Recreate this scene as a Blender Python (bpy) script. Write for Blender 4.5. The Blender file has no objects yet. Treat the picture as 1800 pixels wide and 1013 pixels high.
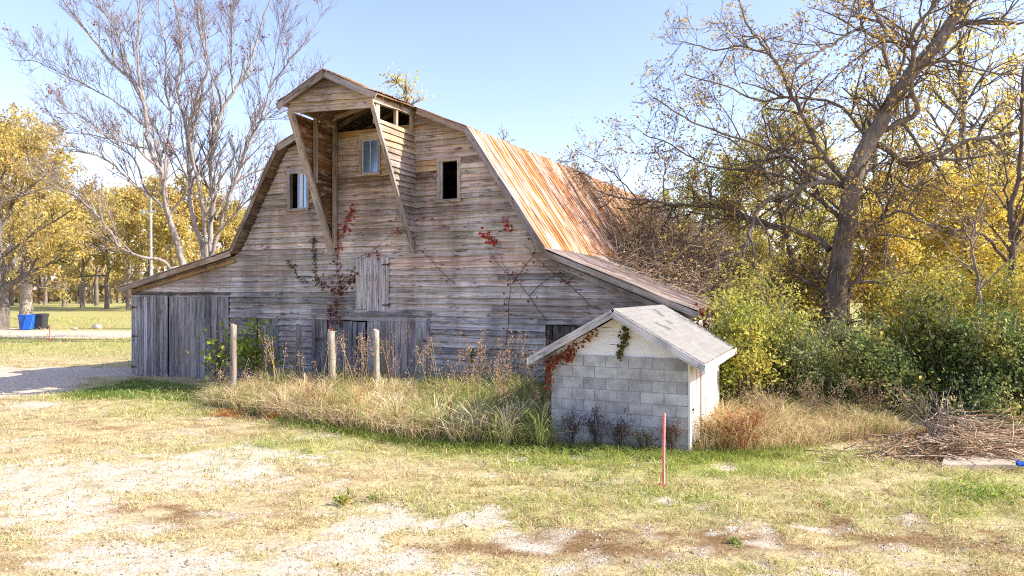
import bpy, math, random
import numpy as np
from mathutils import Vector
R = np.random.default_rng(7)
random.seed(7)
scene = bpy.context.scene
COL = scene.collection

# ------------------------------------------------------------------ camera numbers (photo of 1800 x 1013)
FPX, YAW, PITCH = 1250.0, 0.4245, 0.0044
CAM = np.array([10.9, -15.4, 2.6])
FW = np.array([-math.sin(YAW)*math.cos(PITCH), math.cos(YAW)*math.cos(PITCH), math.sin(PITCH)])
RT = np.array([math.cos(YAW), math.sin(YAW), 0.0])
UP = np.cross(RT, FW)
def ray(x, y): return FW + RT*((x-900)/FPX) + UP*((506.5-y)/FPX)
def onY(x, y, Y):
    r = ray(x, y); return CAM + r*((Y-CAM[1])/r[1])
def onG(x, y, z=0.0):
    r = ray(x, y); return CAM + r*((z-CAM[2])/r[2])
def onX(x, y, X):
    r = ray(x, y); return CAM + r*((X-CAM[0])/r[0])
def onD(x, y, D): return CAM + ray(x, y)*D
def gD(x, D):
    p = onD(x, 506.5, D); return np.array([p[0], p[1], 0.0])
def topix(x, y):
    dx, dy = x-CAM[0], y-CAM[1]
    d = np.maximum(dx*FW[0]+dy*FW[1]-CAM[2]*FW[2], 0.5)
    u = dx*RT[0]+dy*RT[1]
    v = dx*UP[0]+dy*UP[1]-CAM[2]*UP[2]
    return 900+FPX*u/d, 506.5-FPX*v/d, d

# ------------------------------------------------------------------ noise
_T = np.random.default_rng(3).random((256, 256))
def vnoise(x, y):
    xi, yi = np.floor(x).astype(int), np.floor(y).astype(int)
    fx, fy = x-xi, y-yi
    fx, fy = fx*fx*(3-2*fx), fy*fy*(3-2*fy)
    a = _T[xi % 256, yi % 256]; b = _T[(xi+1) % 256, yi % 256]
    c = _T[xi % 256, (yi+1) % 256]; d = _T[(xi+1) % 256, (yi+1) % 256]
    return (a*(1-fx)+b*fx)*(1-fy)+(c*(1-fx)+d*fx)*fy
def fbm(x, y, o=4):
    s, a, t = 0, .5, 0
    for i in range(o):
        s = s+a*vnoise(x*2**i+17*i, y*2**i+31*i); t += a; a *= .55
    return s/t
def sstep(x, a, b):
    t = np.clip((x-a)/(b-a), 0, 1); return t*t*(3-2*t)

# ------------------------------------------------------------------ materials
def new_mat(name):
    m = bpy.data.materials.new(name); m.use_nodes = True
    nt = m.node_tree; nt.nodes.clear()
    o = nt.nodes.new('ShaderNodeOutputMaterial'); b = nt.nodes.new('ShaderNodeBsdfPrincipled')
    nt.links.new(b.outputs[0], o.inputs[0])
    return m, nt, b, o
def N(nt, t, **k):
    n = nt.nodes.new(t)
    for a, v in k.items(): setattr(n, a, v)
    return n
def attr(nt, name): return N(nt, 'ShaderNodeAttribute', attribute_name=name)
def noise(nt, vec, scale=(1, 1, 1), s=1.0, detail=4, rough=.6):
    mp = N(nt, 'ShaderNodeMapping'); mp.inputs['Scale'].default_value = scale
    nt.links.new(vec, mp.inputs['Vector'])
    n = N(nt, 'ShaderNodeTexNoise'); n.inputs['Scale'].default_value = s
    n.inputs['Detail'].default_value = detail; n.inputs['Roughness'].default_value = rough
    nt.links.new(mp.outputs[0], n.inputs['Vector'])
    return n.outputs['Fac']
def maprange(nt, v, a, b, c, d):
    n = N(nt, 'ShaderNodeMapRange'); nt.links.new(v, n.inputs[0])
    for i, q in enumerate((a, b, c, d)): n.inputs[i+1].default_value = q
    return n.outputs[0]
def mix(nt, f, a, b, mode='MIX'):
    n = N(nt, 'ShaderNodeMix', data_type='RGBA', blend_type=mode)
    for i, v in ((0, f), (6, a), (7, b)):
        if isinstance(v, (int, float)): n.inputs[i].default_value = v
        elif isinstance(v, tuple): n.inputs[i].default_value = (*v, 1)
        else: nt.links.new(v, n.inputs[i])
    return n.outputs[2]
def scalec(nt, c, f):
    n = N(nt, 'ShaderNodeVectorMath', operation='SCALE')
    nt.links.new(c, n.inputs[0])
    if isinstance(f, (int, float)): n.inputs['Scale'].default_value = f
    else: nt.links.new(f, n.inputs['Scale'])
    return n.outputs[0]
def bump(nt, b, h, strength, dist):
    n = N(nt, 'ShaderNodeBump'); n.inputs['Strength'].default_value = strength; n.inputs['Distance'].default_value = dist
    nt.links.new(h, n.inputs['Height']); nt.links.new(n.outputs[0], b.inputs['Normal'])
def wood_mat(name, contrast=1.0, white=.35, stain=True):
    m, nt, b, o = new_mat(name)
    g = attr(nt, 'gc').outputs['Vector']; c = attr(nt, 'col').outputs['Color']
    streak = noise(nt, g, (1.1, 26, 1), 1, 5, .65)
    fine = noise(nt, g, (5, 110, 1), 1, 3, .6)
    blot = noise(nt, g, (1.6, 4.5, 1), 1, 4, .6)
    f1 = maprange(nt, streak, .3, .72, 1-.62*contrast, 1+.42*contrast)
    f2 = maprange(nt, fine, .3, .7, .8, 1.18)
    c = scalec(nt, c, f1); c = scalec(nt, c, f2)
    wm = maprange(nt, blot, .54, .64, 0, white)
    c = mix(nt, wm, c, (.62, .585, .57))
    dk = maprange(nt, noise(nt, g, (2.2, 9, 1.7) if stain else (4, 30, 1.7), 1, 5, .7), .57 if stain else .63, .66 if stain else .68, 0, .8)
    c = mix(nt, dk, c, (.075, .058, .046))
    tc = N(nt, 'ShaderNodeTexCoord').outputs['Object']
    st = noise(nt, tc, (1.1, 1.1, .32), 1, 5, .65); c = scalec(nt, c, maprange(nt, st, .36, .62, .62 if stain else .93, 1.12 if stain else 1.02))
    bs = maprange(nt, noise(nt, tc, (.55, .55, .8), 1, 4, .6), .45, .66, 0, .45 if stain else .12); c = mix(nt, bs, c, mix(nt, 1.0, c, (1.0, .74, .52), 'MULTIPLY'))
    vo = N(nt, 'ShaderNodeTexVoronoi'); vo.inputs['Scale'].default_value = 1
    mp = N(nt, 'ShaderNodeMapping'); mp.inputs['Scale'].default_value = (1.7, 6.5, 1); nt.links.new(g, mp.inputs[0]); nt.links.new(mp.outputs[0], vo.inputs['Vector'])
    kn = maprange(nt, vo.outputs['Distance'], .07, .13, .8, 0)
    c = mix(nt, kn, c, (.05, .038, .03))
    nt.links.new(c, b.inputs['Base Color']); b.inputs['Roughness'].default_value = .9
    b.inputs['Specular IOR Level'].default_value = .15
    bump(nt, b, streak, .35, .008)
    return m
def leaf_mat(name, trans=.35, rough=.55, spec=.3):
    m, nt, b, o = new_mat(name)
    c = attr(nt, 'col').outputs['Color']
    nt.links.new(c, b.inputs['Base Color']); b.inputs['Roughness'].default_value = rough
    b.inputs['Specular IOR Level'].default_value = spec
    t = N(nt, 'ShaderNodeBsdfTranslucent'); nt.links.new(c, t.inputs[0])
    mx = N(nt, 'ShaderNodeMixShader'); mx.inputs[0].default_value = trans
    nt.links.new(b.outputs[0], mx.inputs[1]); nt.links.new(t.outputs[0], mx.inputs[2]); nt.links.new(mx.outputs[0], o.inputs[0])
    return m
def bark_mat(name):
    m, nt, b, o = new_mat(name)
    c = attr(nt, 'col').outputs['Color']
    tc = N(nt, 'ShaderNodeTexCoord').outputs['Object']
    n1 = noise(nt, tc, (9, 9, 2.2), 1, 5, .7); n2 = noise(nt, tc, (1.3, 1.3, .9), 1, 3, .6)
    c = scalec(nt, c, maprange(nt, n1, .3, .7, .5, 1.45)); c = scalec(nt, c, maprange(nt, n2, .35, .65, .75, 1.2))
    nt.links.new(c, b.inputs['Base Color']); b.inputs['Roughness'].default_value = .95; b.inputs['Specular IOR Level'].default_value = .1
    bump(nt, b, n1, .7, .04)
    return m
def rust_mat(name, rust0, rust1, dark, rc=(.42, .17, .035)):
    m, nt, b, o = new_mat(name)
    g = attr(nt, 'gc').outputs['Vector']; c = attr(nt, 'col').outputs['Color']
    a = noise(nt, g, (.45, 3.2, 1), 1, 6, .68); a2 = noise(nt, g, (1.6, 9, 1), 1, 5, .7); a3 = noise(nt, g, (.8, 1.3, 1), 1, 3, .6)
    mm = N(nt, 'ShaderNodeMath', operation='ADD'); nt.links.new(a, mm.inputs[0]); nt.links.new(maprange(nt, a2, 0, 1, -.22, .22), mm.inputs[1])
    f = maprange(nt, mm.outputs[0], rust0, rust1, 0, 1)
    col = mix(nt, f, c, tuple(rc))
    f2 = maprange(nt, a3, .46, .62, 0, dark)
    f3 = N(nt, 'ShaderNodeMath', operation='MULTIPLY'); nt.links.new(f, f3.inputs[0]); nt.links.new(f2, f3.inputs[1])
    col = mix(nt, f3.outputs[0], col, (.17, .062, .022))
    col = scalec(nt, col, maprange(nt, noise(nt, g, (2, 30, 1), 1, 4, .65), .3, .7, .68, 1.22))
    nt.links.new(col, b.inputs['Base Color']); b.inputs['Roughness'].default_value = .6; b.inputs['Specular IOR Level'].default_value = .3
    return m
def mottled(name, base, alt, s=6, rough=.85, lo=.45, hi=.65, bmp=.3, dist=.01, spec=.25, coord='Object'):
    m, nt, b, o = new_mat(name)
    tc = N(nt, 'ShaderNodeTexCoord').outputs[coord]
    n = noise(nt, tc, (1, 1, 1), s, 6, .65)
    c = mix(nt, maprange(nt, n, lo, hi, 0, 1), base, alt)
    c = scalec(nt, c, maprange(nt, noise(nt, tc, (1, 1, 1), s*9, 3, .6), .3, .7, .85, 1.12))
    nt.links.new(c, b.inputs['Base Color']); b.inputs['Roughness'].default_value = rough; b.inputs['Specular IOR Level'].default_value = spec
    bump(nt, b, n, bmp, dist)
    return m
def tinted(name, rough=.85, s=30, bmp=.3, dist=.006, lo=.8, hi=1.15):
    m, nt, b, o = new_mat(name)
    tc = N(nt, 'ShaderNodeTexCoord').outputs['Object']; c = attr(nt, 'col').outputs['Color']
    n = noise(nt, tc, (1, 1, 1), s, 5, .7); n2 = noise(nt, tc, (1, 1, 1), s*.09, 4, .65)
    c = scalec(nt, c, maprange(nt, n, .3, .7, lo, hi)); c = scalec(nt, c, maprange(nt, n2, .38, .60, .72, 1.1))
    nt.links.new(c, b.inputs['Base Color']); b.inputs['Roughness'].default_value = rough; b.inputs['Specular IOR Level'].default_value = .2
    bump(nt, b, n, bmp, dist)
    return m
M = {}
M['wood'] = wood_mat('weathered_wood', 1.0, .45)
M['plank'] = wood_mat('weathered_planks', 1.15, .22)
M['trim'] = wood_mat('trim_wood', .8, .3)
M['white'] = wood_mat('peeling_white_paint', .16, 0, False)
M['roof'] = rust_mat('rusty_sheet_metal', .37, .55, .8)
M['lean'] = rust_mat('brown_sheet_metal', .40, .62, 1.0, (.17, .09, .05))
M['leaf'] = leaf_mat('leaf', .5)
M['gloss_leaf'] = leaf_mat('glossy_leaf', .4, .5, .35)
M['grass'] = leaf_mat('grass_blade', .42, .7, .15)
M['bark'] = bark_mat('bark')
M['block'] = tinted('concrete_block', .9, 45, .35, .006, .82, 1.12)
M['stone'] = tinted('stone', .9, 25, .4, .01)
M['metal'] = mottled('galvanised_metal', (.55, .56, .58), (.42, .43, .45), 8, .45)
M['iron'] = mottled('rusty_iron', (.05, .035, .03), (.12, .05, .025), 30, .7)
M['dark'] = mottled('dark_boards', (.02, .017, .015), (.035, .028, .022), 4, .95)
M['shingle'] = None
M['mortar'] = mottled('mortar', (.34, .34, .34), (.26, .26, .26), 14, .95)
M['concrete'] = mottled('concrete', (.52, .44, .34), (.36, .29, .21), 5, .9)
M['blue'] = mottled('blue_plastic', (.015, .11, .50), (.012, .085, .40), 6, .4, spec=.5)
M['black'] = mottled('black_plastic', (.03, .032, .036), (.045, .046, .05), 6, .45, spec=.5)
M['pink'] = mottled('pink_paint', (.92, .13, .14), (.90, .28, .24), 14, .6)
M['pinkw'] = mottled('pale_stake_wood', (.82, .60, .52), (.8, .4, .36), 16, .7)
M['pale'] = mottled('white_plastic', (.75, .77, .8), (.65, .68, .75), 9, .5)
def glass_mat():
    m, nt, b, o = new_mat('window_glass')
    b.inputs['Base Color'].default_value = (.20, .33, .52, 1); b.inputs['Metallic'].default_value = .7; b.inputs['Roughness'].default_value = .22
    b.inputs['Specular IOR Level'].default_value = .9; b.inputs['IOR'].default_value = 1.9
    return m
M['glass'] = glass_mat()

# ------------------------------------------------------------------ mesh builder
class MB:
    def __init__(s):
        s.v, s.q, s.t, s.c, s.g, s.n = [], [], [], [], [], 0
        s.tubes = {}
    def add(s, v, q=None, t=None, c=(.5, .5, .5), g=None):
        v = np.asarray(v, float).reshape(-1, 3); k = len(v)
        c = np.asarray(c, float)
        if c.ndim == 1: c = np.tile(c[:3], (k, 1))
        s.v.append(v); s.c.append(c[:, :3]); s.g.append(v if g is None else np.asarray(g, float))
        if q is not None and len(q): s.q.append(np.asarray(q, int)+s.n)
        if t is not None and len(t): s.t.append(np.asarray(t, int)+s.n)
        s.n += k
    def tube(s, pts, rad, col=(.3, .25, .2), k=None):
        pts = np.asarray(pts, float); rad = np.broadcast_to(np.asarray(rad, float), (len(pts),))
        if k is None: k = 9 if rad[0] > .12 else 6 if rad[0] > .04 else 4 if rad[0] > .02 else 3
        s.tubes.setdefault((len(pts), k), []).append((pts, rad, col))
    def flush(s):
        for (n, k), L in s.tubes.items():
            P = np.stack([a[0] for a in L]); r = np.stack([a[1] for a in L]); cc = np.array([a[2] for a in L], float)
            m = len(L)
            T = np.gradient(P, axis=1); T /= np.linalg.norm(T, axis=2, keepdims=True)+1e-9
            mean = T.mean(1); ref = np.zeros((m, 3)); ref[np.arange(m), np.argmin(np.abs(mean), 1)] = 1
            U = np.cross(T, ref[:, None, :]); U /= np.linalg.norm(U, axis=2, keepdims=True)+1e-9
            W = np.cross(T, U)
            a = np.arange(k)*2*math.pi/k
            V = P[:, :, None, :]+r[:, :, None, None]*(np.cos(a)[None, None, :, None]*U[:, :, None, :]+np.sin(a)[None, None, :, None]*W[:, :, None, :])
            idx = np.arange(m*n*k).reshape(m, n, k)
            A = idx[:, :-1, :]; B = np.roll(idx, -1, 2)[:, :-1, :]; C_ = np.roll(idx, -1, 2)[:, 1:, :]; D = idx[:, 1:, :]
            q = np.stack([A, B, C_, D], -1).reshape(-1, 4)
            t = np.concatenate([np.stack([idx[:, -1, 0], idx[:, -1, j], idx[:, -1, j+1]], -1) for j in range(1, k-1)])
            s.add(V, q, t, np.repeat(cc, n*k, 0))
        s.tubes = {}
    def box(s, a, b, c=(.5, .5, .5), gaxis=0):
        (x0, y0, z0), (x1, y1, z1) = a, b
        v = np.array([(x, y, z) for x in (x0, x1) for y in (y0, y1) for z in (z0, z1)], float)
        q = [(0, 1, 3, 2), (4, 6, 7, 5), (0, 4, 5, 1), (2, 3, 7, 6), (0, 2, 6, 4), (1, 5, 7, 3)]
        sd = random.random()*200
        g = np.stack([v[:, gaxis], v[:, (gaxis+1) % 3]+v[:, (gaxis+2) % 3], np.full(8, sd)], 1)
        s.add(v, q, None, c, g)
    def strip(s, st, c, sd, s0=0.0):
        """st: (n, 4, 3) stations of four corners -> a closed plank; grain along it"""
        st = np.asarray(st, float); n = len(st)
        L = np.concatenate([[0], np.cumsum(np.linalg.norm(np.diff(st.mean(1), axis=0), axis=1))])+s0
        per = np.linalg.norm(st[0]-np.roll(st[0], 1, 0), axis=1); per[0] = 0; per = np.cumsum(per)
        g = np.zeros((n, 4, 3)); g[:, :, 0] = L[:, None]; g[:, :, 1] = per[None]; g[:, :, 2] = sd
        q = []
        for i in range(n-1):
            for j in range(4):
                q.append((i*4+j, i*4+(j+1) % 4, i*4+4+(j+1) % 4, i*4+4+j))
        q += [(3, 2, 1, 0), (n*4-4, n*4-3, n*4-2, n*4-1)]
        s.add(st.reshape(-1, 3), q, None, c, g.reshape(-1, 3))
    def plank(s, a, b, wdir, w, ndir, t, c, seg=None, jit=.0):
        """plank from a to b (centre line), width w along wdir, thickness t along ndir"""
        a, b, wdir, ndir = (np.asarray(q, float) for q in (a, b, wdir, ndir))
        L = np.linalg.norm(b-a); n = seg or max(1, int(L/.6))
        st = []
        for i in range(n+1):
            p = a+(b-a)*i/n
            j1, j2, j3 = R.normal(0, jit, 3) if jit else (0, 0, 0)
            st.append([p-wdir*(w/2+j1)-ndir*(t/2+j3), p+wdir*(w/2+j2)-ndir*(t/2+j3), p+wdir*(w/2+j2)+ndir*(t/2-j3), p-wdir*(w/2+j1)+ndir*(t/2-j3)])
        s.strip(st, c, random.random()*300, random.random()*50)
    def build(s, name, mat, parent=None, smooth=False, loc=None):
        s.flush()
        me = bpy.data.meshes.new(name)
        V = np.concatenate(s.v); C_ = np.concatenate(s.c); G = np.concatenate(s.g)
        org = np.array(loc if loc is not None else (0, 0, 0), float)
        me.vertices.add(len(V)); me.vertices.foreach_set('co', (V-org).astype(np.float32).ravel())
        q = np.concatenate(s.q) if s.q else np.zeros((0, 4), int); t = np.concatenate(s.t) if s.t else np.zeros((0, 3), int)
        lv = np.concatenate([q.ravel(), t.ravel()]).astype(np.int32)
        ls = np.concatenate([np.arange(len(q))*4, len(q)*4+np.arange(len(t))*3]).astype(np.int32)
        me.loops.add(len(lv)); me.loops.foreach_set('vertex_index', lv)
        me.polygons.add(len(ls)); me.polygons.foreach_set('loop_start', ls)
        me.update(calc_edges=True)
        me.polygons.foreach_set('use_smooth', np.full(len(ls), bool(smooth)))
        A = me.attributes.new('col', 'FLOAT_COLOR', 'POINT'); A.data.foreach_set('color', np.concatenate([C_, np.ones((len(C_), 1))], 1).astype(np.float32).ravel())
        A = me.attributes.new('gc', 'FLOAT_VECTOR', 'POINT'); A.data.foreach_set('vector', G.astype(np.float32).ravel())
        me.materials.append(mat)
        o = bpy.data.objects.new(name, me); COL.objects.link(o)
        o.location = org
        if parent is not None:
            o.parent = parent
            # children are built in world space: take the parents' places off again
            p = parent; off = Vector((0, 0, 0))
            while p is not None: off += p.location; p = p.parent
            o.location = Vector(org)-off
        return o
def tag(o, label=None, cat=None, group=None, kind=None):
    if label: o['label'] = label
    if cat: o['category'] = cat
    if group: o['group'] = group
    if kind: o['kind'] = kind
    return o
def thing(name, label, cat, loc=(0, 0, 0), group=None):
    o = bpy.data.objects.new(name, None); COL.objects.link(o); o.location = loc; o.empty_display_size = .2
    return tag(o, label, cat, group)
def jcol(c, a=.15, h=.03):
    f = float(np.clip(1+R.normal(0, a), .5, 1.5)); return tuple(np.clip(np.array(c)*f*(1+R.normal(0, h, 3)), .004, .95))
def jcols(c, n, a=.2, h=.06):
    c = np.asarray(c, float)
    return np.clip(c*(1+R.normal(0, a, (n, 1)))*(1+R.normal(0, h, (n, 3))), .004, .95)
def leaves(mb, P, size, cols, up=.0, aspect=.55, flat=None):
    P = np.asarray(P, float); n = len(P)
    if n == 0: return
    d = R.normal(size=(n, 3)); d[:, 2] -= up; d /= np.linalg.norm(d, axis=1, keepdims=True)
    e = R.normal(size=(n, 3))
    if flat is not None:
        e = e*.35+np.asarray(flat)[None]
        w = np.cross(d, e)
    else: w = np.cross(d, e)
    w /= np.linalg.norm(w, axis=1, keepdims=True)+1e-9
    nn = np.cross(d, w)
    s = size*R.uniform(.6, 1.3, (n, 1)) if np.isscalar(size) else np.asarray(size)[:, None]*R.uniform(.7, 1.2, (n, 1))
    a = P; b = P+d*s*.5+w*s*aspect*.5+nn*s*.10; c = P+d*s; f = P+d*s*.5-w*s*aspect*.5+nn*s*.10
    V = np.stack([a, b, c, f], 1)
    mb.add(V, np.arange(n*4).reshape(n, 4), None, np.repeat(cols, 4, 0))
def blades(mb, P, h, lean, w, cols, droop=.4):
    """curved grass blades: P base, h height, lean horizontal offset vectors (n,2), w width"""
    n = len(P)
    a = R.uniform(0, 2*math.pi, n); wd = np.stack([np.cos(a), np.sin(a), np.zeros(n)], 1)*(w[:, None]/2)
    L3 = np.concatenate([lean, np.zeros((n, 1))], 1)
    pts = []
    for t in (0, .45, .8, 1.0):
        z = h*(t-droop*t**3)
        p = P+L3*(t**1.8); p = p.copy(); p[:, 2] += z; pts.append(p)
    V = np.stack([pts[0]-wd, pts[0]+wd, pts[1]-wd*.9, pts[1]+wd*.9, pts[2]-wd*.6, pts[2]+wd*.6, pts[3]], 1)
    b = (np.arange(n)*7)[:, None]
    q = np.concatenate([b+np.array([0, 1, 3, 2]), b+np.array([2, 3, 5, 4])])
    t = b+np.array([4, 5, 6])
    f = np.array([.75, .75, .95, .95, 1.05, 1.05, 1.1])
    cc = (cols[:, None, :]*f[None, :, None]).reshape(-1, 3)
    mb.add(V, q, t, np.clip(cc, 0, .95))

# ------------------------------------------------------------------ world, sun, camera
SUN_EL, SUN_AZ = math.radians(35), math.radians(15)      # azimuth: from +x towards +y
w = bpy.data.worlds.new('World'); scene.world = w; w.use_nodes = True
nt = w.node_tree; nt.nodes.clear()
out = nt.nodes.new('ShaderNodeOutputWorld'); bg = nt.nodes.new('ShaderNodeBackground'); sky = nt.nodes.new('ShaderNodeTexSky')
sky.sky_type = 'NISHITA'; sky.sun_disc = False; sky.sun_elevation = SUN_EL
sky.sun_rotation = math.pi/2-SUN_AZ; sky.air_density = 1.1; sky.dust_density = 1.0; sky.ozone_density = 4.0
tint = nt.nodes.new('ShaderNodeVectorMath'); tint.operation = 'MULTIPLY'; tint.inputs[1].default_value = (1.25, 1.0, 1.01); nt.links.new(sky.outputs[0], tint.inputs[0]); nt.links.new(tint.outputs[0], bg.inputs[0]); nt.links.new(bg.outputs[0], out.inputs[0]); bg.inputs[1].default_value = .15
sl = bpy.data.lights.new('sun', 'SUN'); sl.energy = 4.1; sl.angle = math.radians(.55); sl.color = (1, .93, .80)
so = bpy.data.objects.new('sun', sl); COL.objects.link(so)
sd = Vector((math.cos(SUN_EL)*math.cos(SUN_AZ), math.cos(SUN_EL)*math.sin(SUN_AZ), math.sin(SUN_EL)))
so.rotation_euler = sd.to_track_quat('Z', 'Y').to_euler(); so.location = (30, 10, 30)
cd = bpy.data.cameras.new('camera'); cd.sensor_width = 36; cd.lens = 36*FPX/1800; cd.clip_end = 6000; cd.clip_start = .1
co = bpy.data.objects.new('camera', cd); COL.objects.link(co); co.location = CAM
co.rotation_euler = (math.pi/2+PITCH, 0, YAW); scene.camera = co
vs = scene.view_settings; vs.view_transform = 'Standard'; vs.look = 'None'; vs.exposure = 1.18; vs.gamma = 1; vs.use_curve_mapping = False
scene.cycles.max_bounces = 8; scene.cycles.diffuse_bounces = 4; scene.cycles.transparent_max_bounces = 6
scene.cycles.use_denoising = False; scene.cycles.pixel_filter_type = 'BLACKMAN_HARRIS'; scene.cycles.filter_width = 1.1

# ------------------------------------------------------------------ ground
def gz(x, y):
    _, _, d = topix(x, y)
    near = 1-sstep(d, 20, 45)
    return (fbm(x*.5+9, y*.5+4, 3)-.5)*.10*near + (fbm(x*2.2, y*2.2+40, 3)-.5)*.05*near
def patch(px, py, L):
    s = np.zeros_like(px)
    for cx, cy, rx, ry, a in L:
        s = np.maximum(s, a*np.exp(-(((px-cx)/rx)**2+((py-cy)/ry)**2)*.9)) if a > 0 else s
    return s
GRAVEL = [(250, 838, 300, 34, 1.05), (90, 855, 210, 42, 1.0), (60, 930, 240, 60, .82), (640, 985, 300, 48, 1.0), (470, 798, 110, 10, .95), (340, 803, 70, 9, .95), (700, 930, 200, 34, .78), (250, 985, 240, 42, .92),
          (1120, 985, 260, 40, .62), (900, 960, 260, 40, .72), (60, 785, 150, 14, .6), (-300, 900, 300, 160, .8), (500, 1090, 700, 70, .9), (1250, 930, 240, 26, .42)]
DRIVE = [(20, 672, 150, 26, 1.2), (130, 655, 130, 11, 1.1), (-120, 680, 150, 40, 1.2), (225, 652, 40, 5, 1.0), (-200, 760, 150, 60, .8), (60, 710, 120, 12, .7)]
DRIVE2 = [(150, 588, 200, 7, 1.2), (-100, 583, 200, 8, 1.2), (350, 590, 120, 6, 1.2)]
BROWN = [(330, 905, 230, 24, .62), (560, 880, 190, 22, .5), (980, 965, 330, 22, .95), (650, 970, 190, 16, .9), (180, 960, 150, 26, .6), (1250, 960, 380, 34, .7), (420, 950, 120, 16, .7), (1600, 940, 300, 40, .5), (1000, 910, 260, 16, .35), (420, 1005, 180, 18, .8)]
GREEN = [(1150, 880, 480, 46, .5), (560, 790, 260, 26, .6), (640, 765, 120, 14, .9), (820, 790, 170, 22, 1.0), (1010, 810, 190, 24, 1.0), (1330, 815, 260, 36, 1.0), (1150, 830, 200, 26, .6), (220, 692, 160, 22, 1.0), (330, 720, 150, 22, .55), (1720, 870, 140, 40, .8), (560, 745, 100, 10, .8), (900, 855, 260, 28, .35), (1500, 800, 220, 20, .7), (1700, 900, 80, 18, .8)]
def zones(x, y):
    px, py, d = topix(x, y)
    nz = fbm(x*1.1, y*1.1+50, 5); nz2 = fbm(x*.45+20, y*.45, 4); nz3 = fbm(x*4+70, y*4, 3)
    g = patch(px, py, GRAVEL); nf = fbm(x*9+11, y*9, 3); g = sstep(g+(nz-.5)*2.1+(nz3-.5)*1.3, .36, .82)*(.42+.58*sstep(nf, .3, .5))
    dr = np.maximum(sstep(patch(px, py, DRIVE)+(nz-.5)*.7, .42, .7), sstep(patch(px, py, DRIVE2)+(nz-.5)*.3, .4, .6))
    b = sstep(patch(px, py, BROWN)+(nz2-.5)*1.1+(nz3-.5)*1.3, .42, .85)
    gr = np.clip(patch(px, py, GREEN)+(nz2-.5)*.7+(nz-.5)*.5, 0, 1)
    far = sstep(d, 24, 34)
    gr = gr*(1-far)+far*np.clip(.62+(nz2-.5)*1.0, 0, 1)
    return g*(1-far), dr, b*(1-far), gr, far, nz, nz3
def lerp(a, b, t): return a+(b-a)*t[..., None]
def gcol(x, y):
    g, dr, b, gr, far, nz, nz3 = zones(x, y)
    c = np.ones(x.shape+(3,))*np.array([.54, .435, .25])
    c = lerp(c, np.array([.31, .205, .095]), sstep(nz3, .42, .68)*.85)
    c = lerp(c, np.array([.31, .33, .085]), gr*.9)
    c = lerp(c, np.array([.20, .115, .05]), b*.9)
    c = lerp(c, np.array([.58, .50, .385]), g)
    c = lerp(c, np.array([.58, .48, .37]), dr)
    px, py, d = topix(x, y)
    c = lerp(c, np.array([.40, .37, .13]), far*.6*(1-dr))
    return c
def axis(lo, hi, d, ext, g):
    a = list(np.arange(lo, hi+1e-6, d)); s = d; v = a[-1]
    while v < ext: s *= g; v += s; a.append(v)
    s = d; v = a[0]; pre = []
    while v > -ext: s *= g; v -= s; pre.append(v)
    return np.array(pre[::-1]+a)
ax, ay = axis(-16, 20, .13, 2500, 1.10), axis(-14, 4, .13, 2500, 1.10)
X, Y = np.meshgrid(ax, ay, indexing='ij')
nx, ny = X.shape
Z = gz(X, Y); idx = np.arange(nx*ny).reshape(nx, ny)
q = np.stack([idx[:-1, :-1], idx[1:, :-1], idx[1:, 1:], idx[:-1, 1:]], -1).reshape(-1, 4)
gm = MB(); gm.add(np.stack([X, Y, Z], -1), q, None, gcol(X, Y).reshape(-1, 3))
def ground_mat():
    m, nt, b, o = new_mat('ground_soil')
    tc = N(nt, 'ShaderNodeTexCoord').outputs['Object']; c = attr(nt, 'col').outputs['Color']
    n = noise(nt, tc, (1, 1, 1), 22, 6, .75); n2 = noise(nt, tc, (1, 1, 1), 70, 4, .7); n3 = noise(nt, tc, (1, 1, 1), 5, 5, .7)
    c = scalec(nt, c, maprange(nt, n, .3, .7, .55, 1.36)); c = scalec(nt, c, maprange(nt, n2, .3, .7, .66, 1.3)); c = scalec(nt, c, maprange(nt, n3, .3, .7, .86, 1.12))
    nt.links.new(c, b.inputs['Base Color']); b.inputs['Roughness'].default_value = .95; b.inputs['Specular IOR Level'].default_value = .1
    bump(nt, b, n, .6, .03)
    return m
tag(gm.build('ground', ground_mat(), smooth=True), kind='structure')

# short grass (nobody could count it)
def scatter_px(n, x0, x1, y0, y1):
    px = R.uniform(x0, x1, n); py = R.uniform(y0, y1, n)
    r = FW[None]+RT[None]*((px-900)/FPX)[:, None]+UP[None]*((506.5-py)/FPX)[:, None]
    P = CAM[None]+r*((-CAM[2])/r[:, 2])[:, None]
    return P, px, py
def in_barn(P): return (P[:, 0] > -9.1) & (P[:, 0] < 8.0) & (P[:, 1] > -.05) & (P[:, 1] < 21.5)
def in_shed(P): return (P[:, 0] > 6.4) & (P[:, 0] < 8.8) & (P[:, 1] > -3.87) & (P[:, 1] < -.6)
sg = MB()
P, px, py = scatter_px(350000, -250, 2050, 560, 1060)
g, dr, b, gr, far, nz, nz3 = zones(P[:, 0], P[:, 1])
tuft = fbm(P[:, 0]*3+5, P[:, 1]*3, 3)
dens = np.clip(1.05-.92*g-.55*b, .06, 1)*(1-.93*dr)*np.clip((tuft-.32)*4, .12, 1)*(.62+.5*gr)
k = (R.random(len(P)) < dens) & ~in_barn(P) & ~in_shed(P)
P, gr, b, far, g, nz = P[k], gr[k], b[k], far[k], g[k], nz[k]
n = len(P); P[:, 2] = gz(P[:, 0], P[:, 1])-.005
_, _, d = topix(P[:, 0], P[:, 1])
sc = (d/9)**.75
tv = fbm(P[:, 0]*4.5+31, P[:, 1]*4.5+7, 3)
h = (R.uniform(.03, .09, n)*(1+.9*gr)*(1-.45*b))*(.55+.9*tv)*sc**.7
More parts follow.
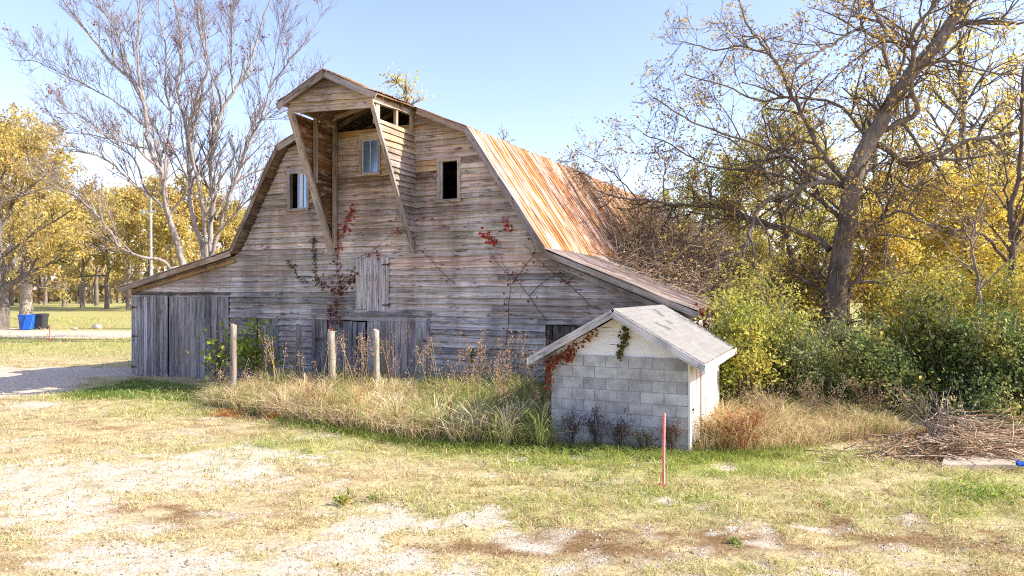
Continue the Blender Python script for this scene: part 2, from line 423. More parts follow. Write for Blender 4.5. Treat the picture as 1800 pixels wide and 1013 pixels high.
lean = R.normal(0, 1, (n, 2))*(h*.75)[:, None]
wd = R.uniform(.005, .011, n)*sc
straw = jcols((.68, .565, .32), n, .26, .06)*(.72+.55*tv)[:, None]; green = jcols((.40, .45, .11), n, .24, .09); thatch = jcols((.33, .20, .09), n, .25, .06)
tg = (R.random(n) < gr*.9+.10)[:, None]; tb = (R.random(n) < b*.65)[:, None]
cols = np.where(tb, thatch, np.where(tg, green, straw))
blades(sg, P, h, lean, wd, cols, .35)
tag(sg.build('short_grass', M['grass']), 'short dry and green grass over the yard', 'grass', kind='stuff')

# gravel chips
pb = MB()
P, px, py = scatter_px(60000, -250, 1900, 600, 1060)
g, dr, b, gr, far, nz, nz3 = zones(P[:, 0], P[:, 1])
k = (R.random(len(P)) < np.maximum(g, dr)*.75+.03) & ~in_barn(P) & ~in_shed(P) & (far < .6)
P = P[k]; n = len(P); P[:, 2] = gz(P[:, 0], P[:, 1])
_, _, d = topix(P[:, 0], P[:, 1]); r = R.uniform(.006, .021, n)*(d/9)**.6
oc = np.array([(1, 0, 0), (0, 1, 0), (-1, 0, 0), (0, -1, 0), (0, 0, .7), (0, 0, -.4)], float)
V = P[:, None, :]+oc[None]*r[:, None, None]*R.uniform(.6, 1.3, (n, 6, 1))
tri = np.array([(0, 1, 4), (1, 2, 4), (2, 3, 4), (3, 0, 4)]); t = (np.arange(n)*6)[:, None, None]+tri[None]
pb.add(V, None, t.reshape(-1, 3), np.repeat(jcols((.60, .53, .43), n, .28, .03), 6, 0))
tag(pb.build('gravel', M['stone']), 'pale gravel chips lying over the bare ground', 'gravel', kind='stuff')

# ------------------------------------------------------------------ barn
BL = 17.0
lz, lx = [-.2, 2.70, 3.66, 6.51, 7.78], [-9.05, -9.05, -4.6, -2.88, -.02]
rz, rx = [-.2, 2.22, 3.46, 6.46, 7.78], [7.95, 7.95, 4.85, 2.78, .0]
def blo(z): return float(np.interp(z, lz, lx))
def bhi(z): return float(np.interp(z, rz, rx))
def siding(mb, O, u, n, z0, z1, lo, hi, holes, colf, exp=.152, lr=(2.2, 5.4), jit=.006, lip=1.0):
    O, u, n = (np.asarray(q, float) for q in (O, u, n)); up = np.array([0, 0, 1.0])
    z = z0
    while z < z1-.02:
        e = exp*R.uniform(.93, 1.07); zb, zt = z, min(z+e+.022, z1); zc = z+e*.5
        a0, a1 = min(lo(zb), lo(zt)), max(hi(zb), hi(zt))
        iv = [(a0, a1)]
        for (h0, h1, g0, g1) in holes:
            if g0 < zc < g1:
                nv = []
                for (p, r) in iv:
                    if h1 <= p or h0 >= r: nv.append((p, r)); continue
                    if h0 > p+.02: nv.append((p, h0))
                    if h1 < r-.02: nv.append((h1, r))
                iv = nv
        for (p, r) in iv:
            x = p
            while x < r-.01:
                xe = x+R.uniform(*lr)
                if xe > r-.7: xe = r
                xb0, xt0 = (lo(zb), lo(zt)) if x == a0 else (x+.002, x+.002)
                xb1, xt1 = (hi(zb), hi(zt)) if xe == a1 else (xe-.002, xe-.002)
                if xb1-xb0 > .03 or xt1-xt0 > .03:
                    m = max(2, int((xe-x)/.55)+1); sd_ = R.uniform(0, 400); c = colf((x+xe)/2, zc)
                    odd = R.random() < .07; tilt = R.normal(0, .016 if odd else .004); o1 = R.uniform(.036, .066)*lip; o2 = R.uniform(.001, .006); dz = R.normal(-.012 if odd else 0, .007); st = []
                    for i in range(m):
                        t = i/(m-1); xb = xb0+(xb1-xb0)*t; xt = xt0+(xt1-xt0)*t
                        j = R.normal(0, jit); wp = (R.normal(0, .005)+(abs(t-.5)*2)**6*R.uniform(0, .018))*lip
                        jz = j+dz+tilt*(t-.5)
                        st.append([O+u*xb+up*(zb+jz)+n*(o1+wp-.015), O+u*xb+up*(zb+jz)+n*(o1+wp), O+u*xt+up*zt+n*o2, O+u*xt+up*zt+n*(o2-.013)])
                    mb.strip(st, c, sd_, R.uniform(0, 60))
                x = xe
        z += e
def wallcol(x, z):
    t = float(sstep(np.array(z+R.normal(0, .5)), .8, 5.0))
    c = np.array([.39, .37, .37])*(1-t)+np.array([.57, .475, .395])*t  # low boards: greyer wear, plus bluish sky light painted into the colour
    if z < 1.2: c = c*.9+np.array([.0, .012, .012])  # lowest courses: a little more of the painted cool sky light
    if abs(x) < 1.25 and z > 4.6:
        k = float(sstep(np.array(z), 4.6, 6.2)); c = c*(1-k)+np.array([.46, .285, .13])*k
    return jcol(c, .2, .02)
barn = thing('barn', 'large weathered grey gambrel barn with rusty metal roof and hay hood', 'barn')
mb = MB()
HOLES = [(-9.06, -5.0, -1, 2.5), (-1.89, 1.62, -1, 1.88), (-3.97, -3.26, -1, 1.87), (4.81, 5.7, -1, 1.83), (-.54, .5, 2.12, 3.45),
         (-2.8, -2.15, 4.81, 5.88), (-.41, .18, 5.63, 6.60), (1.95, 2.53, 4.82, 5.85), (-1.22, 1.2, 6.82, 9)]
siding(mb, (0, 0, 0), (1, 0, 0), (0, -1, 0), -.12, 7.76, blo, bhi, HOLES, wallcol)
mb.build('siding', M['wood'], barn)
mb = MB()
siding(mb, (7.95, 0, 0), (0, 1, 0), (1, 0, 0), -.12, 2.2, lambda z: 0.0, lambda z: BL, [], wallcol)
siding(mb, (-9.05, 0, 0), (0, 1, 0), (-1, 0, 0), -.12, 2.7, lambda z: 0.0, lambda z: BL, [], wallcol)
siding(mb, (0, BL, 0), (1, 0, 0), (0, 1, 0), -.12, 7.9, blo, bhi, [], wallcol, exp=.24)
mb.build('side_siding', M['wood'], barn)
mb = MB()
for xx, zt in ((-9.0, 2.66), (7.88, 2.15), (-4.95, 3.5), (4.75, 3.4)):
    for yy in np.arange(.12, BL, 2.4): mb.box((xx-.07, yy-.07, 0), (xx+.07, yy+.07, zt), jcol((.2, .16, .13)), 2)
for zz, xa, xb in ((3.55, -4.6, 4.8), (6.2, -2.9, 2.8)):
    for yy in np.arange(1.2, BL, 2.4): mb.box((xa, yy-.06, zz-.1), (xb, yy+.06, zz+.1), jcol((.2, .16, .13)), 0)
mb.build('post_frame', M['plank'], barn)
mb = MB(); mb.box((-9, .2, -.06), (7.9, BL-.1, .02), (.06, .05, .04)); mb.build('earth_floor', M['dark'], barn)
mb = MB(); mb.box((-4.8, .15, 3.36), (4.7, BL-.1, 3.42), (.1, .08, .06)); mb.build('loft_floor', M['dark'], barn)

def sheet(mb, e0, t0, e1, t1, y0, y1, basec, ja=.12, rib=.215, nseg=5, sag=.012, dz1=0.0):
    """ribbed metal from eave (x,z) e to top t; 0 = near end, 1 = far end"""
    ys, hs = [], []
    y = y0
    while y < y1-.01:
        for dy, hh in ((0, 0), (.012, .02), (.036, .02), (.048, 0)):
            ys.append(y+dy); hs.append(hh)
        y += rib
    ys.append(y1); hs.append(0)
    ys, hs = np.array(ys), np.array(hs); n = len(ys); f = (ys-y0)/(y1-y0)
    pan = np.floor((ys-y0+.006)/(rib*3)).astype(int); npn = pan.max()+1
    poff = R.normal(0, .006, npn)[pan]; pend = R.normal(0, .02, npn)[pan]; pc = np.array([jcol(basec, ja, .03) for _ in range(npn)])[pan]; ps = R.uniform(0, 300, npn)[pan]
    E = np.array(e0)[None]*(1-f[:, None])+np.array(e1)[None]*f[:, None]; T = np.array(t0)[None]*(1-f[:, None])+np.array(t1)[None]*f[:, None]
    dvec = T-E; L = np.linalg.norm(dvec, axis=1, keepdims=True); dn = dvec/L; nrm = np.stack([-dn[:, 1], dn[:, 0]], 1)
    nrm *= np.sign(nrm[:, 1:2]+1e-9)
    V, C_, G = [], [], []
    for k in range(nseg+1):
        s = k/nseg
        p = E+dvec*s-dn*(pend[:, None]*(1-s))
        wv = sag*(fbm(ys*.6+3, np.full(n, s*4.0), 2)-.5)*4
        p = p+nrm*(hs+poff+wv)[:, None]
        V.append(np.stack([p[:, 0], ys, p[:, 1]], 1)); C_.append(pc); G.append(np.stack([L[:, 0]*s, ys, ps], 1))
    idx = np.arange((nseg+1)*n).reshape(nseg+1, n)
    q = np.stack([idx[:-1, :-1], idx[:-1, 1:], idx[1:, 1:], idx[1:, :-1]], -1).reshape(-1, 4)
    mb.add(np.concatenate(V), q, None, np.concatenate(C_), np.concatenate(G))
AP, APf = (-.05, 7.84), (-.05, 8.1)
BR_, BRf, BLf_, BLf = (2.86, 6.56), (2.86, 6.93), (-2.96, 6.62), (-2.96, 6.85)
LR, LRf, LL, LLf = (4.90, 3.56), (4.90, 3.60), (-4.68, 3.76), (-4.68, 3.7)
ER, ERf, EL, ELf = (8.34, 2.19), (8.34, 2.19), (-9.34, 2.71), (-9.34, 2.7)
def deck(mb, e0, t0, e1, t1, y0, y1, th=.03, drop=.035, c=(.26, .19, .13)):
    n = 14
    for i in range(n):      # purlin boards running back along the slope
        s = (i+.5)/n
        a = np.array([e0[0]+(t0[0]-e0[0])*s, y0, e0[1]+(t0[1]-e0[1])*s]); b = np.array([e1[0]+(t1[0]-e1[0])*s, y1, e1[1]+(t1[1]-e1[1])*s])
        wd = np.array([t0[0]-e0[0], 0, t0[1]-e0[1]]); L = np.linalg.norm(wd); wd /= L; nn = np.cross((0, 1, 0), wd); nn *= np.sign(nn[2])
        mb.plank(a-nn*drop, b-nn*drop, wd, L/n*.985, nn, th, jcol(c, .2), 6, .0015)
def slope(name, e0, t0, e1, t1, y0, y1, mat, basec, **k):
    m = MB(); sheet(m, e0, t0, e1, t1, y0, y1, basec, **k); r = m.build(name, mat, barn)
    m = MB(); deck(m, e0, t0, e1, t1, y0+.05, y1-.05); m.build('decking', M['plank'], r)
slope('steep_roof', (4.96, 3.50), BR_, (4.96, 3.54), BRf, -.33, BL+.3, M['roof'], (.60, .54, .46), ja=.1)
slope('steep_roof', (-4.74, 3.70), BLf_, (-4.74, 3.64), BLf, -.33, BL+.3, M['roof'], (.60, .54, .46))
slope('upper_roof', BR_, AP, BRf, APf, -.36, BL+.3, M['roof'], (.78, .72, .64))
slope('upper_roof', BLf_, AP, BLf, APf, -.36, BL+.3, M['roof'], (.78, .72, .64))
slope('lean_to_roof', ER, LR, ERf, LRf, -.36, BL+.3, M['lean'], (.42, .37, .31), ja=.55, sag=.02)
slope('lean_to_roof', EL, LL, ELf, LLf, -.36, BL+.3, M['lean'], (.55, .46, .38), ja=.2, sag=.02)
slope('hood_roof', (1.45, 7.13), (.0, 7.82), (1.47, 7.20), (-.04, 7.85), -2.03, -.30, M['roof'], (.70, .64, .58))
slope('hood_roof', (-1.43, 7.20), (-.02, 7.82), (-1.56, 7.19), (-.06, 7.85), -2.03, -.30, M['roof'], (.70, .64, .58))
# rake boards along the roof edges
def rake(a, b, w, c, drop=.10, y=-.32, th=.035):
    m = MB(); a3 = np.array([a[0], y, a[1]-drop]); b3 = np.array([b[0], y, b[1]-drop]); d = (b3-a3)/np.linalg.norm(b3-a3)
    m.plank(a3, b3, np.cross(d, (0, 1, 0)), w, (0, 1, 0), th, c, None, .004); m.build('rake_board', M['trim'], barn)
rake(LR, BR_, .15, (.30, .26, .25), .06); rake(BLf_, LL, .12, (.20, .14, .10), .03)
rake((1.5, 7.17), BR_, .15, (.40, .33, .25)); rake(BLf_, (-1.5, 7.21), .16, (.40, .34, .28))
rake(LR, ER, .13, (.36, .32, .28), .09, -.34); rake((4.95, 3.38), (8.1, 2.11), .11, (.30, .27, .25), .10, -.20)
rake(EL, LL, .15, (.33, .25, .18), .09, -.33); rake((-9.0, 2.66), (-4.75, 3.55), .1, (.36, .24, .13), .08, -.10)
rake((-1.43, 7.19), (-.02, 7.81), .15, (.31, .26, .22), .10, -2.0); rake((.0, 7.81), (1.45, 7.12), .15, (.40, .36, .33), .10, -2.0)
# hood: gable boards, beams, side walls, braces and studs
mb = MB()
def glo(z): return float(np.interp(z, [6.8, 7.20, 7.70], [-1.14, -1.14, -.06]))
def ghi(z): return float(np.interp(z, [6.8, 7.12, 7.70], [1.30, 1.30, .02]))
def tan_(x, z): return jcol((.44, .34, .22), .16)
siding(mb, (0, -1.86, 0), (1, 0, -.05), (0, -1, 0), 6.95, 7.70, glo, ghi, [], tan_, exp=.165, lr=(3, 4))
mb.plank((-1.16, -1.91, 6.99), (1.33, -1.91, 6.87), (0, 0, 1), .15, (0, 1, 0), .04, (.45, .36, .26), None, .004)
mb.build('hood_gable', M['wood'], barn)
def hlo(z): return float(np.interp(z, [3.62, 6.98], [-.03, -1.88]))
mb = MB()
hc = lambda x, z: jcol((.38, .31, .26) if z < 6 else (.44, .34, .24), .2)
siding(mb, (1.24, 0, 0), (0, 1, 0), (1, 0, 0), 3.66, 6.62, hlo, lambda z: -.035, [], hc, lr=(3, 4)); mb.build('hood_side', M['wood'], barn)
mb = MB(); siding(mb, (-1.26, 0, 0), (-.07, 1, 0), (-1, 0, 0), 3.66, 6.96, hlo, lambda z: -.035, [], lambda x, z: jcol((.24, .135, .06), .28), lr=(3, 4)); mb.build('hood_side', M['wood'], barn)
for a, b, wd, w_, nd, th, c in [
    ((1.25, -1.88, 7.02), (1.22, -.05, 7.10), (0, 0, 1), .13, (1, 0, 0), .10, (.55, .50, .44)), ((-1.09, -1.86, 7.07), (-1.24, 0, 7.06), (0, 0, 1), .1, (1, 0, 0), .08, (.40, .28, .17)),
    ((0, -1.8, 7.68), (0, 2.5, 7.72), (0, 0, 1), .15, (1, 0, 0), .08, (.3, .2, .12))]:
    m = MB(); m.plank(a, b, wd, w_, nd, th, c, None, .003); m.build('beam', M['trim'], barn)
for a, b, w_, th, c in [((-1.08, -1.93, 6.95), (-1.29, -.07, 3.58), .19, .06, (.40, .36, .32)), ((1.31, -1.93, 6.86), (1.24, -.07, 3.58), .10, .06, (.40, .35, .31))]:
    m = MB(); d = np.array(b)-np.array(a); d /= np.linalg.norm(d); m.plank(a, b, (1, 0, 0), w_, np.cross(d, (1, 0, 0)), th, c, None, .003); m.build('brace', M['trim'], barn)
for x, y, z0, z1, w_, c in [(1.21, -1.62, 6.5, 7.0, .16, (.50, .42, .32)), (1.21, -.82, 6.55, 7.04, .08, (.52, .46, .38)), (1.21, -.12, 6.55, 7.05, .11, (.46, .38, .28)), (-1.13, -.95, 5.35, 7.02, .09, (.42, .35, .28)), (-1.16, -.14, 3.75, 6.95, .11, (.45, .36, .27))]:
    m = MB(); m.plank((x, y, z0), (x, y, z1), (0, 1, 0), w_, (1, 0, 0), .08, c, None, .002); m.build('stud', M['trim'], barn)
for y in (-1.55, -.75, .35, 1.3, 2.4):
    for sx in (-1, 1):
        m = MB(); a = np.array([sx*(1.36 if y < 0 else 2.6), y, 7.12 if y < 0 else 6.58]); b = np.array([0, y, 7.70])
        d = (b-a)/np.linalg.norm(b-a); m.plank(a, b, np.cross(d, (0, 1, 0)), .11, (0, 1, 0), .05, jcol((.33, .22, .12), .15), None, .002); m.build('rafter', M['trim'], barn)
m = MB(); m.plank((-.95, -.4, 7.12), (.55, -.4, 7.42), (0, 0, 1), .10, (0, 1, 0), .04, (.48, .36, .24)); m.build('collar_board', M['trim'], barn)
m = MB(); m.plank((-2.0, -.05, 2.03), (1.72, -.05, 2.03), (0, 0, 1), .17, (0, 1, 0), .03, (.24, .23, .24), None, .004); m.build('header_board', M['wood'], barn)
# windows
def window(x0, x1, z0, z1, c, panes, head=.10):
    f = MB(); t = .085; y0, y1 = -.062, .05
    f.plank((x0-t/2, (y0+y1)/2, z0-t), (x0-t/2, (y0+y1)/2, z1+.01), (1, 0, 0), t, (0, 1, 0), y1-y0, jcol(c, .08), None, .002)
    f.plank((x1+t/2, (y0+y1)/2, z0-t), (x1+t/2, (y0+y1)/2, z1+.01), (1, 0, 0), t, (0, 1, 0), y1-y0, jcol(c, .08), None, .002)
    f.plank((x0-t-.02, (y0+y1)/2-.004, z1+head/2), (x1+t+.02, (y0+y1)/2-.004, z1+head/2), (0, 0, 1), head, (0, 1, 0), y1-y0, jcol(c, .08), None, .002)
    wo = f.build('window', M['trim'], barn)
    s = MB(); s.plank((x0-t-.03, -.05, z0-.035), (x1+t+.03, -.05, z0-.035), (0, 0, 1), .05, (0, 1, 0), .13, jcol(c, .08)); s.build('sill', M['trim'], wo)
    for (a, b) in panes:
        s = MB(); sw = .028; cc = (.62, .60, .57)
        s.box((a, -.02, z0), (a+sw, .02, z1), cc, 2); s.box((b-sw, -.02, z0), (b, .02, z1), cc, 2)
        s.box((a+sw, -.02, z0), (b-sw, .02, z0+sw+.01), cc, 0); s.box((a+sw, -.02, z1-sw), (b-sw, .02, z1), cc, 0); s.build('sash', M['white'], wo)
        g = MB(); g.box((a+sw, .0, z0+sw+.01), (b-sw, .006, z1-sw)); g.build('pane', M['glass'], wo)
window(-2.76, -2.19, 4.86, 5.84, (.46, .42, .38), [(-2.52, -2.36), (-2.36, -2.19)])
window(-.37, .14, 5.67, 6.56, (.52, .45, .36), [(-.37, .14)], .16)
m = MB(); m.box((-.126, -.022, 5.72), (-.104, .018, 6.52), (.62, .6, .57), 2); m.build('muntin', M['white'], barn)
window(1.99, 2.49, 4.86, 5.81, (.47, .42, .37), [])
m = MB(); m.box((1.99, -.03, 4.86), (2.04, .03, 5.81), (.55, .52, .48), 2); m.build('window_stop', M['trim'], barn)
# plank doors
def door(x0, x1, z0, z1a, z1b, y, bw, c, hinges=(), sag=0.0, ja=.2, name='door'):
    d = MB(); x = x0; W = x1-x0
    while x < x1-.03:
        w_ = min(bw*R.uniform(.82, 1.2), x1-x)
        if x1-x-w_ < .06: w_ = x1-x
        t = (x+w_/2-x0)/W; zt = z1a+(z1b-z1a)*t+R.normal(0, .008); zb = z0+R.normal(0, .03)+sag*t
        d.plank((x+w_/2, y+R.normal(0, .004), zb), (x+w_/2, y+R.normal(0, .006), zt), (1, 0, 0), w_-R.uniform(.008, .02), (0, 1, 0), .03, jcol(c, ja, .03), 4, .0025)
        x += w_
    for zz in (z0+.35, z1a-.3): d.plank((x0+.05, y+.035, zz), (x1-.05, y+.035, zz), (0, 0, 1), .13, (0, 1, 0), .03, jcol(c, .1))
    o = d.build(name, M['plank'], barn)
    for hx, hz_, sx in hinges:
        h = MB(); h.box((min(hx, hx+sx*.20), y-.032, hz_-.018), (max(hx, hx+sx*.20), y-.018, hz_+.018)); h.tube([(hx, y-.03, hz_-.05), (hx, y-.03, hz_+.05)], [.014, .014], k=6); h.build('hinge', M['iron'], o)
    return o
DC = (.27, .265, .28)
door(-9.07, -7.5, -.05, 2.44, 2.47, -.05, .135, (.29, .28, .29), [(-9.02, 2.1, 1), (-9.02, 1.2, 1), (-9.02, .25, 1)], ja=.26)
door(-7.44, -5.02, -.03, 2.47, 2.50, -.035, .2, DC, [], ja=.3)
door(-1.88, -1.50, -.05, 1.88, 1.88, -.02, .19, (.30, .30, .33), [(-1.86, 1.3, 1)])
door(-1.47, -.27, -.08, 1.84, 1.78, .0, .15, (.20, .20, .22), [], ja=.3)
door(-.19, 1.61, -.05, 1.85, 1.87, -.03, .2, DC, [(1.6, 1.35, -1)], ja=.34)
door(-3.95, -3.28, -.05, 1.85, 1.85, -.02, .15, (.22, .22, .24), [], ja=.25)
door(4.83, 5.68, -.05, 1.81, 1.81, .01, .14, (.10, .085, .08), [])
door(-.55, .51, 2.10, 3.46, 3.46, -.055, .19, (.50, .48, .485), [(.5, 3.28, -1), (.5, 2.24, -1)], ja=.06, name='loft_hatch')
def trimset(x0, x1, z1, c):
    for xx in (x0-.05, x1+.05): m = MB(); m.plank((xx, -.05, -.1), (xx, -.05, z1+.05), (1, 0, 0), .09, (0, 1, 0), .035, jcol(c, .1), None, .002); m.build('door_jamb', M['trim'], barn)
trimset(-1.89, 1.62, 1.86, (.23, .23, .25)); trimset(-3.97, -3.26, 1.86, (.22, .23, .25))
m = MB(); m.plank((-9.06, -.06, 2.51), (-4.98, -.06, 2.53), (0, 0, 1), .06, (0, 1, 0), .05, (.10, .09, .09)); m.build('door_track', M['trim'], barn)

# ------------------------------------------------------------------ concrete block shed
shed = thing('pump_shed', 'small grey concrete block shed with white gable and shingle roof', 'shed', (7.6, -2.3, 0))
SX0, SX1, SY0, SY1 = 6.44, 8.78, -3.87, -.65
mb = MB()
bh, bl = .19, .392
for row in range(-1, 8):
    z0 = row*bh; z1 = z0+bh-.010
    x = SX0-(bl/2 if row % 2 else 0)
    while x < SX1-.02:
        a, b = max(x, SX0), min(x+bl-.010, SX1)
        if b-a > .03:
            c = (.455, .455, .455)
            if 1 < row < 6 and R.random() < .24: c = (.37, .37, .375)
            if row < 2: c = (.41, .40, .385)
            if row == 7 and b > SX1-.45: c = (.36, .36, .37)
            mb.box((a, SY0+R.normal(0, .0015), z0), (b, SY0+.18, z1), jcol(c, .065, .012))
        x += bl
    y = SY0+.19-(bl/2 if row % 2 else 0)
    while y < SY1-.02:
        a, b = max(y, SY0+.19), min(y+bl-.009, SY1)
        if b-a > .03:
            mb.box((SX0, a, z0), (SX0+.18, b, z1), jcol((.5, .51, .53), .07, .012))
        y += bl
mb.build('block_wall', M['block'], shed)
mb = MB(); mb.box((SX0+.008, SY0+.008, -.15), (SX1-.004, SY0+.17, 1.51)); mb.box((SX0+.008, SY0+.172, -.15), (SX0+.17, SY1, 1.51)); mb.box((SX0+.01, SY1-.16, -.15), (SX1-.03, SY1-.002, 1.51)); mb.build('mortar_core', M['mortar'], shed)
mb = MB()
def slo(z): return float(np.interp(z, [1.5, 2.16], [SX0-.05, 7.58]))
def shi(z): return float(np.interp(z, [1.5, 2.16], [SX1+.02, 7.62]))
siding(mb, (0, SY0+.03, 0), (1, 0, 0), (0, -1, 0), 1.505, 2.15, slo, shi, [], lambda x, z: jcol((.80, .80, .82), .03, .01), exp=.15, lr=(3, 4), jit=.0008, lip=.1)
mb.build('gable_board', M['white'], shed); mb = MB()
siding(mb, (0, SY1, 0), (1, 0, 0), (0, 1, 0), 1.505, 2.15, slo, shi, [], lambda x, z: jcol((.80, .80, .82), .03, .01), exp=.15, lr=(3, 4), jit=.0008, lip=.1)
mb.build('gable_board', M['white'], shed)
RX0, RX1, RXA, RZE, RZA, RY0, RY1 = 6.14, 9.08, 7.62, 1.475, 2.31, -4.16, -.28
def shingle_mat():
    m, nt, b, o = new_mat('asphalt_shingle')
    tc = N(nt, 'ShaderNodeTexCoord').outputs['Object']; c = attr(nt, 'col').outputs['Color']
    n = noise(nt, tc, (1, 1, 1), 140, 4, .7); n2 = noise(nt, tc, (1, 1, 1), 3, 5, .7)
    c = scalec(nt, c, maprange(nt, n, .3, .7, .78, 1.2)); c = scalec(nt, c, maprange(nt, n2, .3, .7, .84, 1.12))
    nt.links.new(c, b.inputs['Base Color']); b.inputs['Roughness'].default_value = .95; b.inputs['Specular IOR Level'].default_value = .15; bump(nt, b, n, .4, .004); return m
M['shingle'] = shingle_mat()
for sx, ex in ((1, RX1), (-1, RX0)):
    mb = MB(); Ls = math.hypot(ex-RXA, RZA-RZE); nr = 13
    d = np.array([RXA-ex, 0, RZA-RZE])/Ls; nn = np.array([sx*abs(d[2]), 0, abs(d[0])])
    for r_ in range(nr):
        s0 = r_*Ls/nr; s1 = s0+Ls/nr+.012
        y = RY0-(.15 if r_ % 2 else 0)
        while y < RY1:
            a, b = max(y, RY0), min(y+.302, RY1)
            if b-a > .01:
                c = (.255, .245, .23)
                if sx > 0 and R.random() < .07 and 4 < r_ < 12: c = (.16, .152, .145)
                p = [np.array([ex, 0, RZE])+d*s0+nn*.010, np.array([ex, 0, RZE])+d*s1+nn*.004]
                dd = nn*-.012
                v = []
                for yy in (a+.0008, b-.0008):
                    for q_ in (p[0], p[1], p[1]+dd*.5, p[0]+dd): v.append((q_[0], yy, q_[2]))
                mb.add(v, [(0, 1, 5, 4), (3, 0, 4, 7), (0, 3, 2, 1), (4, 5, 6, 7)], None, jcol(c, .035, .01))
            y += .302
    ro = mb.build('shingle_roof', M['shingle'], shed)
    mb = MB(); e3 = np.array([ex, RY0+.01, RZE])-nn*.02; t3 = np.array([RXA, RY0+.01, RZA])-nn*.02
    w3 = np.array([0, RY1-RY0-.02, 0]); V = [e3, t3, t3+w3, e3+w3]; V += [v_-nn*.035 for v_ in V]
    mb.add(V, [(0, 1, 2, 3), (7, 6, 5, 4), (0, 4, 5, 1), (1, 5, 6, 2), (2, 6, 7, 3), (3, 7, 4, 0)], None, (.36, .3, .22)); mb.build('roof_deck', M['trim'], ro)
    mb = MB(); a3 = np.array([ex, RY0-.015, RZE-.075]); b3 = np.array([RXA, RY0-.015, RZA-.075]); dl = (b3-a3)/np.linalg.norm(b3-a3)
    mb.plank(a3, b3, np.cross(dl, (0, 1, 0)), .12, (0, 1, 0), .03, (.58, .57, .57), None, .003); mb.build('barge_board', M['wood'], shed)
    mb = MB(); mb.plank((ex+sx*.012, RY0-.03, RZE-.08), (ex+sx*.012, RY1, RZE-.08), (0, 0, 1), .12, (1, 0, 0), .026, (.72, .71, .69), None, .002); mb.build('fascia', M['white'], shed)
WC = (.74, .71, .64)
mb = MB(); mb.plank((SX1+.018, SY0+.085, -.05), (SX1+.018, SY0+.085, 1.5), (0, 1, 0), .2, (1, 0, 0), .03, WC, None, .002)
mb.build('door_post', M['white'], shed); mb = MB(); mb.plank((SX1+.0, -2.62, -.05), (SX1+.0, -2.62, 1.5), (0, 1, 0), .12, (1, 0, 0), .03, WC, None, .002); mb.build('door_post', M['white'], shed)
mb = MB()
for y0, y1 in ((-3.66, -3.36), (-3.35, -3.03), (-3.02, -2.70)): mb.plank((SX1-.03, (y0+y1)/2, .05), (SX1-.03, (y0+y1)/2, 1.48), (0, 1, 0), y1-y0-.008, (1, 0, 0), .03, jcol(WC, .05, .01), 3, .002)
dr_ = mb.build('door', M['white'], shed)
mb = MB(); mb.box((SX1-.012, -3.72, .66), (SX1+.045, -3.58, .69)); mb.tube([(SX1+.045, -3.68, .675), (SX1+.06, -3.68, .65), (SX1+.045, -3.68, .62)], [.008]*3); mb.build('hasp', M['iron'], dr_)
mb = MB(); y = -2.55
while y < SY1-.05:
    mb.plank((SX1+R.normal(.0, .006), y+.14, -.02+R.normal(0, .03)), (SX1, y+.14, 1.5), (0, 1, 0), .27, (1, 0, 0), .028, jcol(WC, .06, .01), 3, .003); y += .285
mb.build('plank_wall', M['white'], shed)

# ------------------------------------------------------------------ fence posts
PG = 'old fence posts in front of the barn'
def post(px, ptop, Y, w_, lean, c, label, kind='round'):
    p = onY(px, ptop, Y); x, zt = p[0], p[2]
    m = MB(); n = 7; pts = []; rr = []
    for i in range(n):
        t = i/(n-1); pts.append((x+lean*(t-1)*zt+R.normal(0, .003), Y+R.normal(0, .004), -.15+(zt+.15)*t)); rr.append(w_/2*(1.06-.1*t)*R.uniform(.97, 1.03))
    m.tube(pts, rr, c, 9)
    top = np.array(pts[-1]); m.tube([top, top+np.array([.008, 0, .014])], [rr[-1], rr[-1]*.7], c, 9)
    m.flush()
    for i in range(len(m.v)):
        V = m.v[i]; m.g[i] = np.stack([V[:, 2], np.arctan2(V[:, 1]-Y, V[:, 0]-x)*.15, np.full(len(V), px)], 1)
    o = m.build('fence_post', M['plank'], None, True, (x, Y, 0)); tag(o, label, 'fence post', PG); return x, Y, zt
post(411, 572, -2.35, .155, .02, (.38, .33, .29), 'brown round fence post beside the green sapling, tallest of the row')
post(467, 574, -.95, .175, .02, (.34, .36, .35), 'greenish fence post directly in front of the narrow barn door')
post(525, 572, -.55, .14, .0, (.24, .26, .25), 'thin dark fence post against the siding left of the centre doors')
fp = post(582, 583, -1.6, .185, -.04, (.50, .46, .37), 'thick pale fence post with a red tuft and wire on its top')
post(661, 581, -1.6, .15, -.015, (.50, .47, .39), 'pale fence post with a clean cut top before the centre door joint')
post(738, 576, -.55, .15, .05, (.34, .37, .33), 'mossy fence post leaning at the right edge of the centre doors')
m = MB()
for i in range(5):
    a = R.uniform(0, 6.28); b = np.array([fp[0], fp[1], fp[2]+.015]); e = b+np.array([math.cos(a)*R.uniform(.05, .26), math.sin(a)*.1, R.uniform(-.04, .09)])
    m.tube([b, (b+e)/2+np.array([0, 0, .03]), e], [.006, .005, .003], (.35, .12, .06))
leaves(m, b+R.normal(0, .035, (14, 3)), .06, jcols((.62, .06, .03), 14))
tag(m.build('dry_sprig', M['leaf'], None, False, b), 'dried red sprig resting on top of the thick pale post', 'sprig')

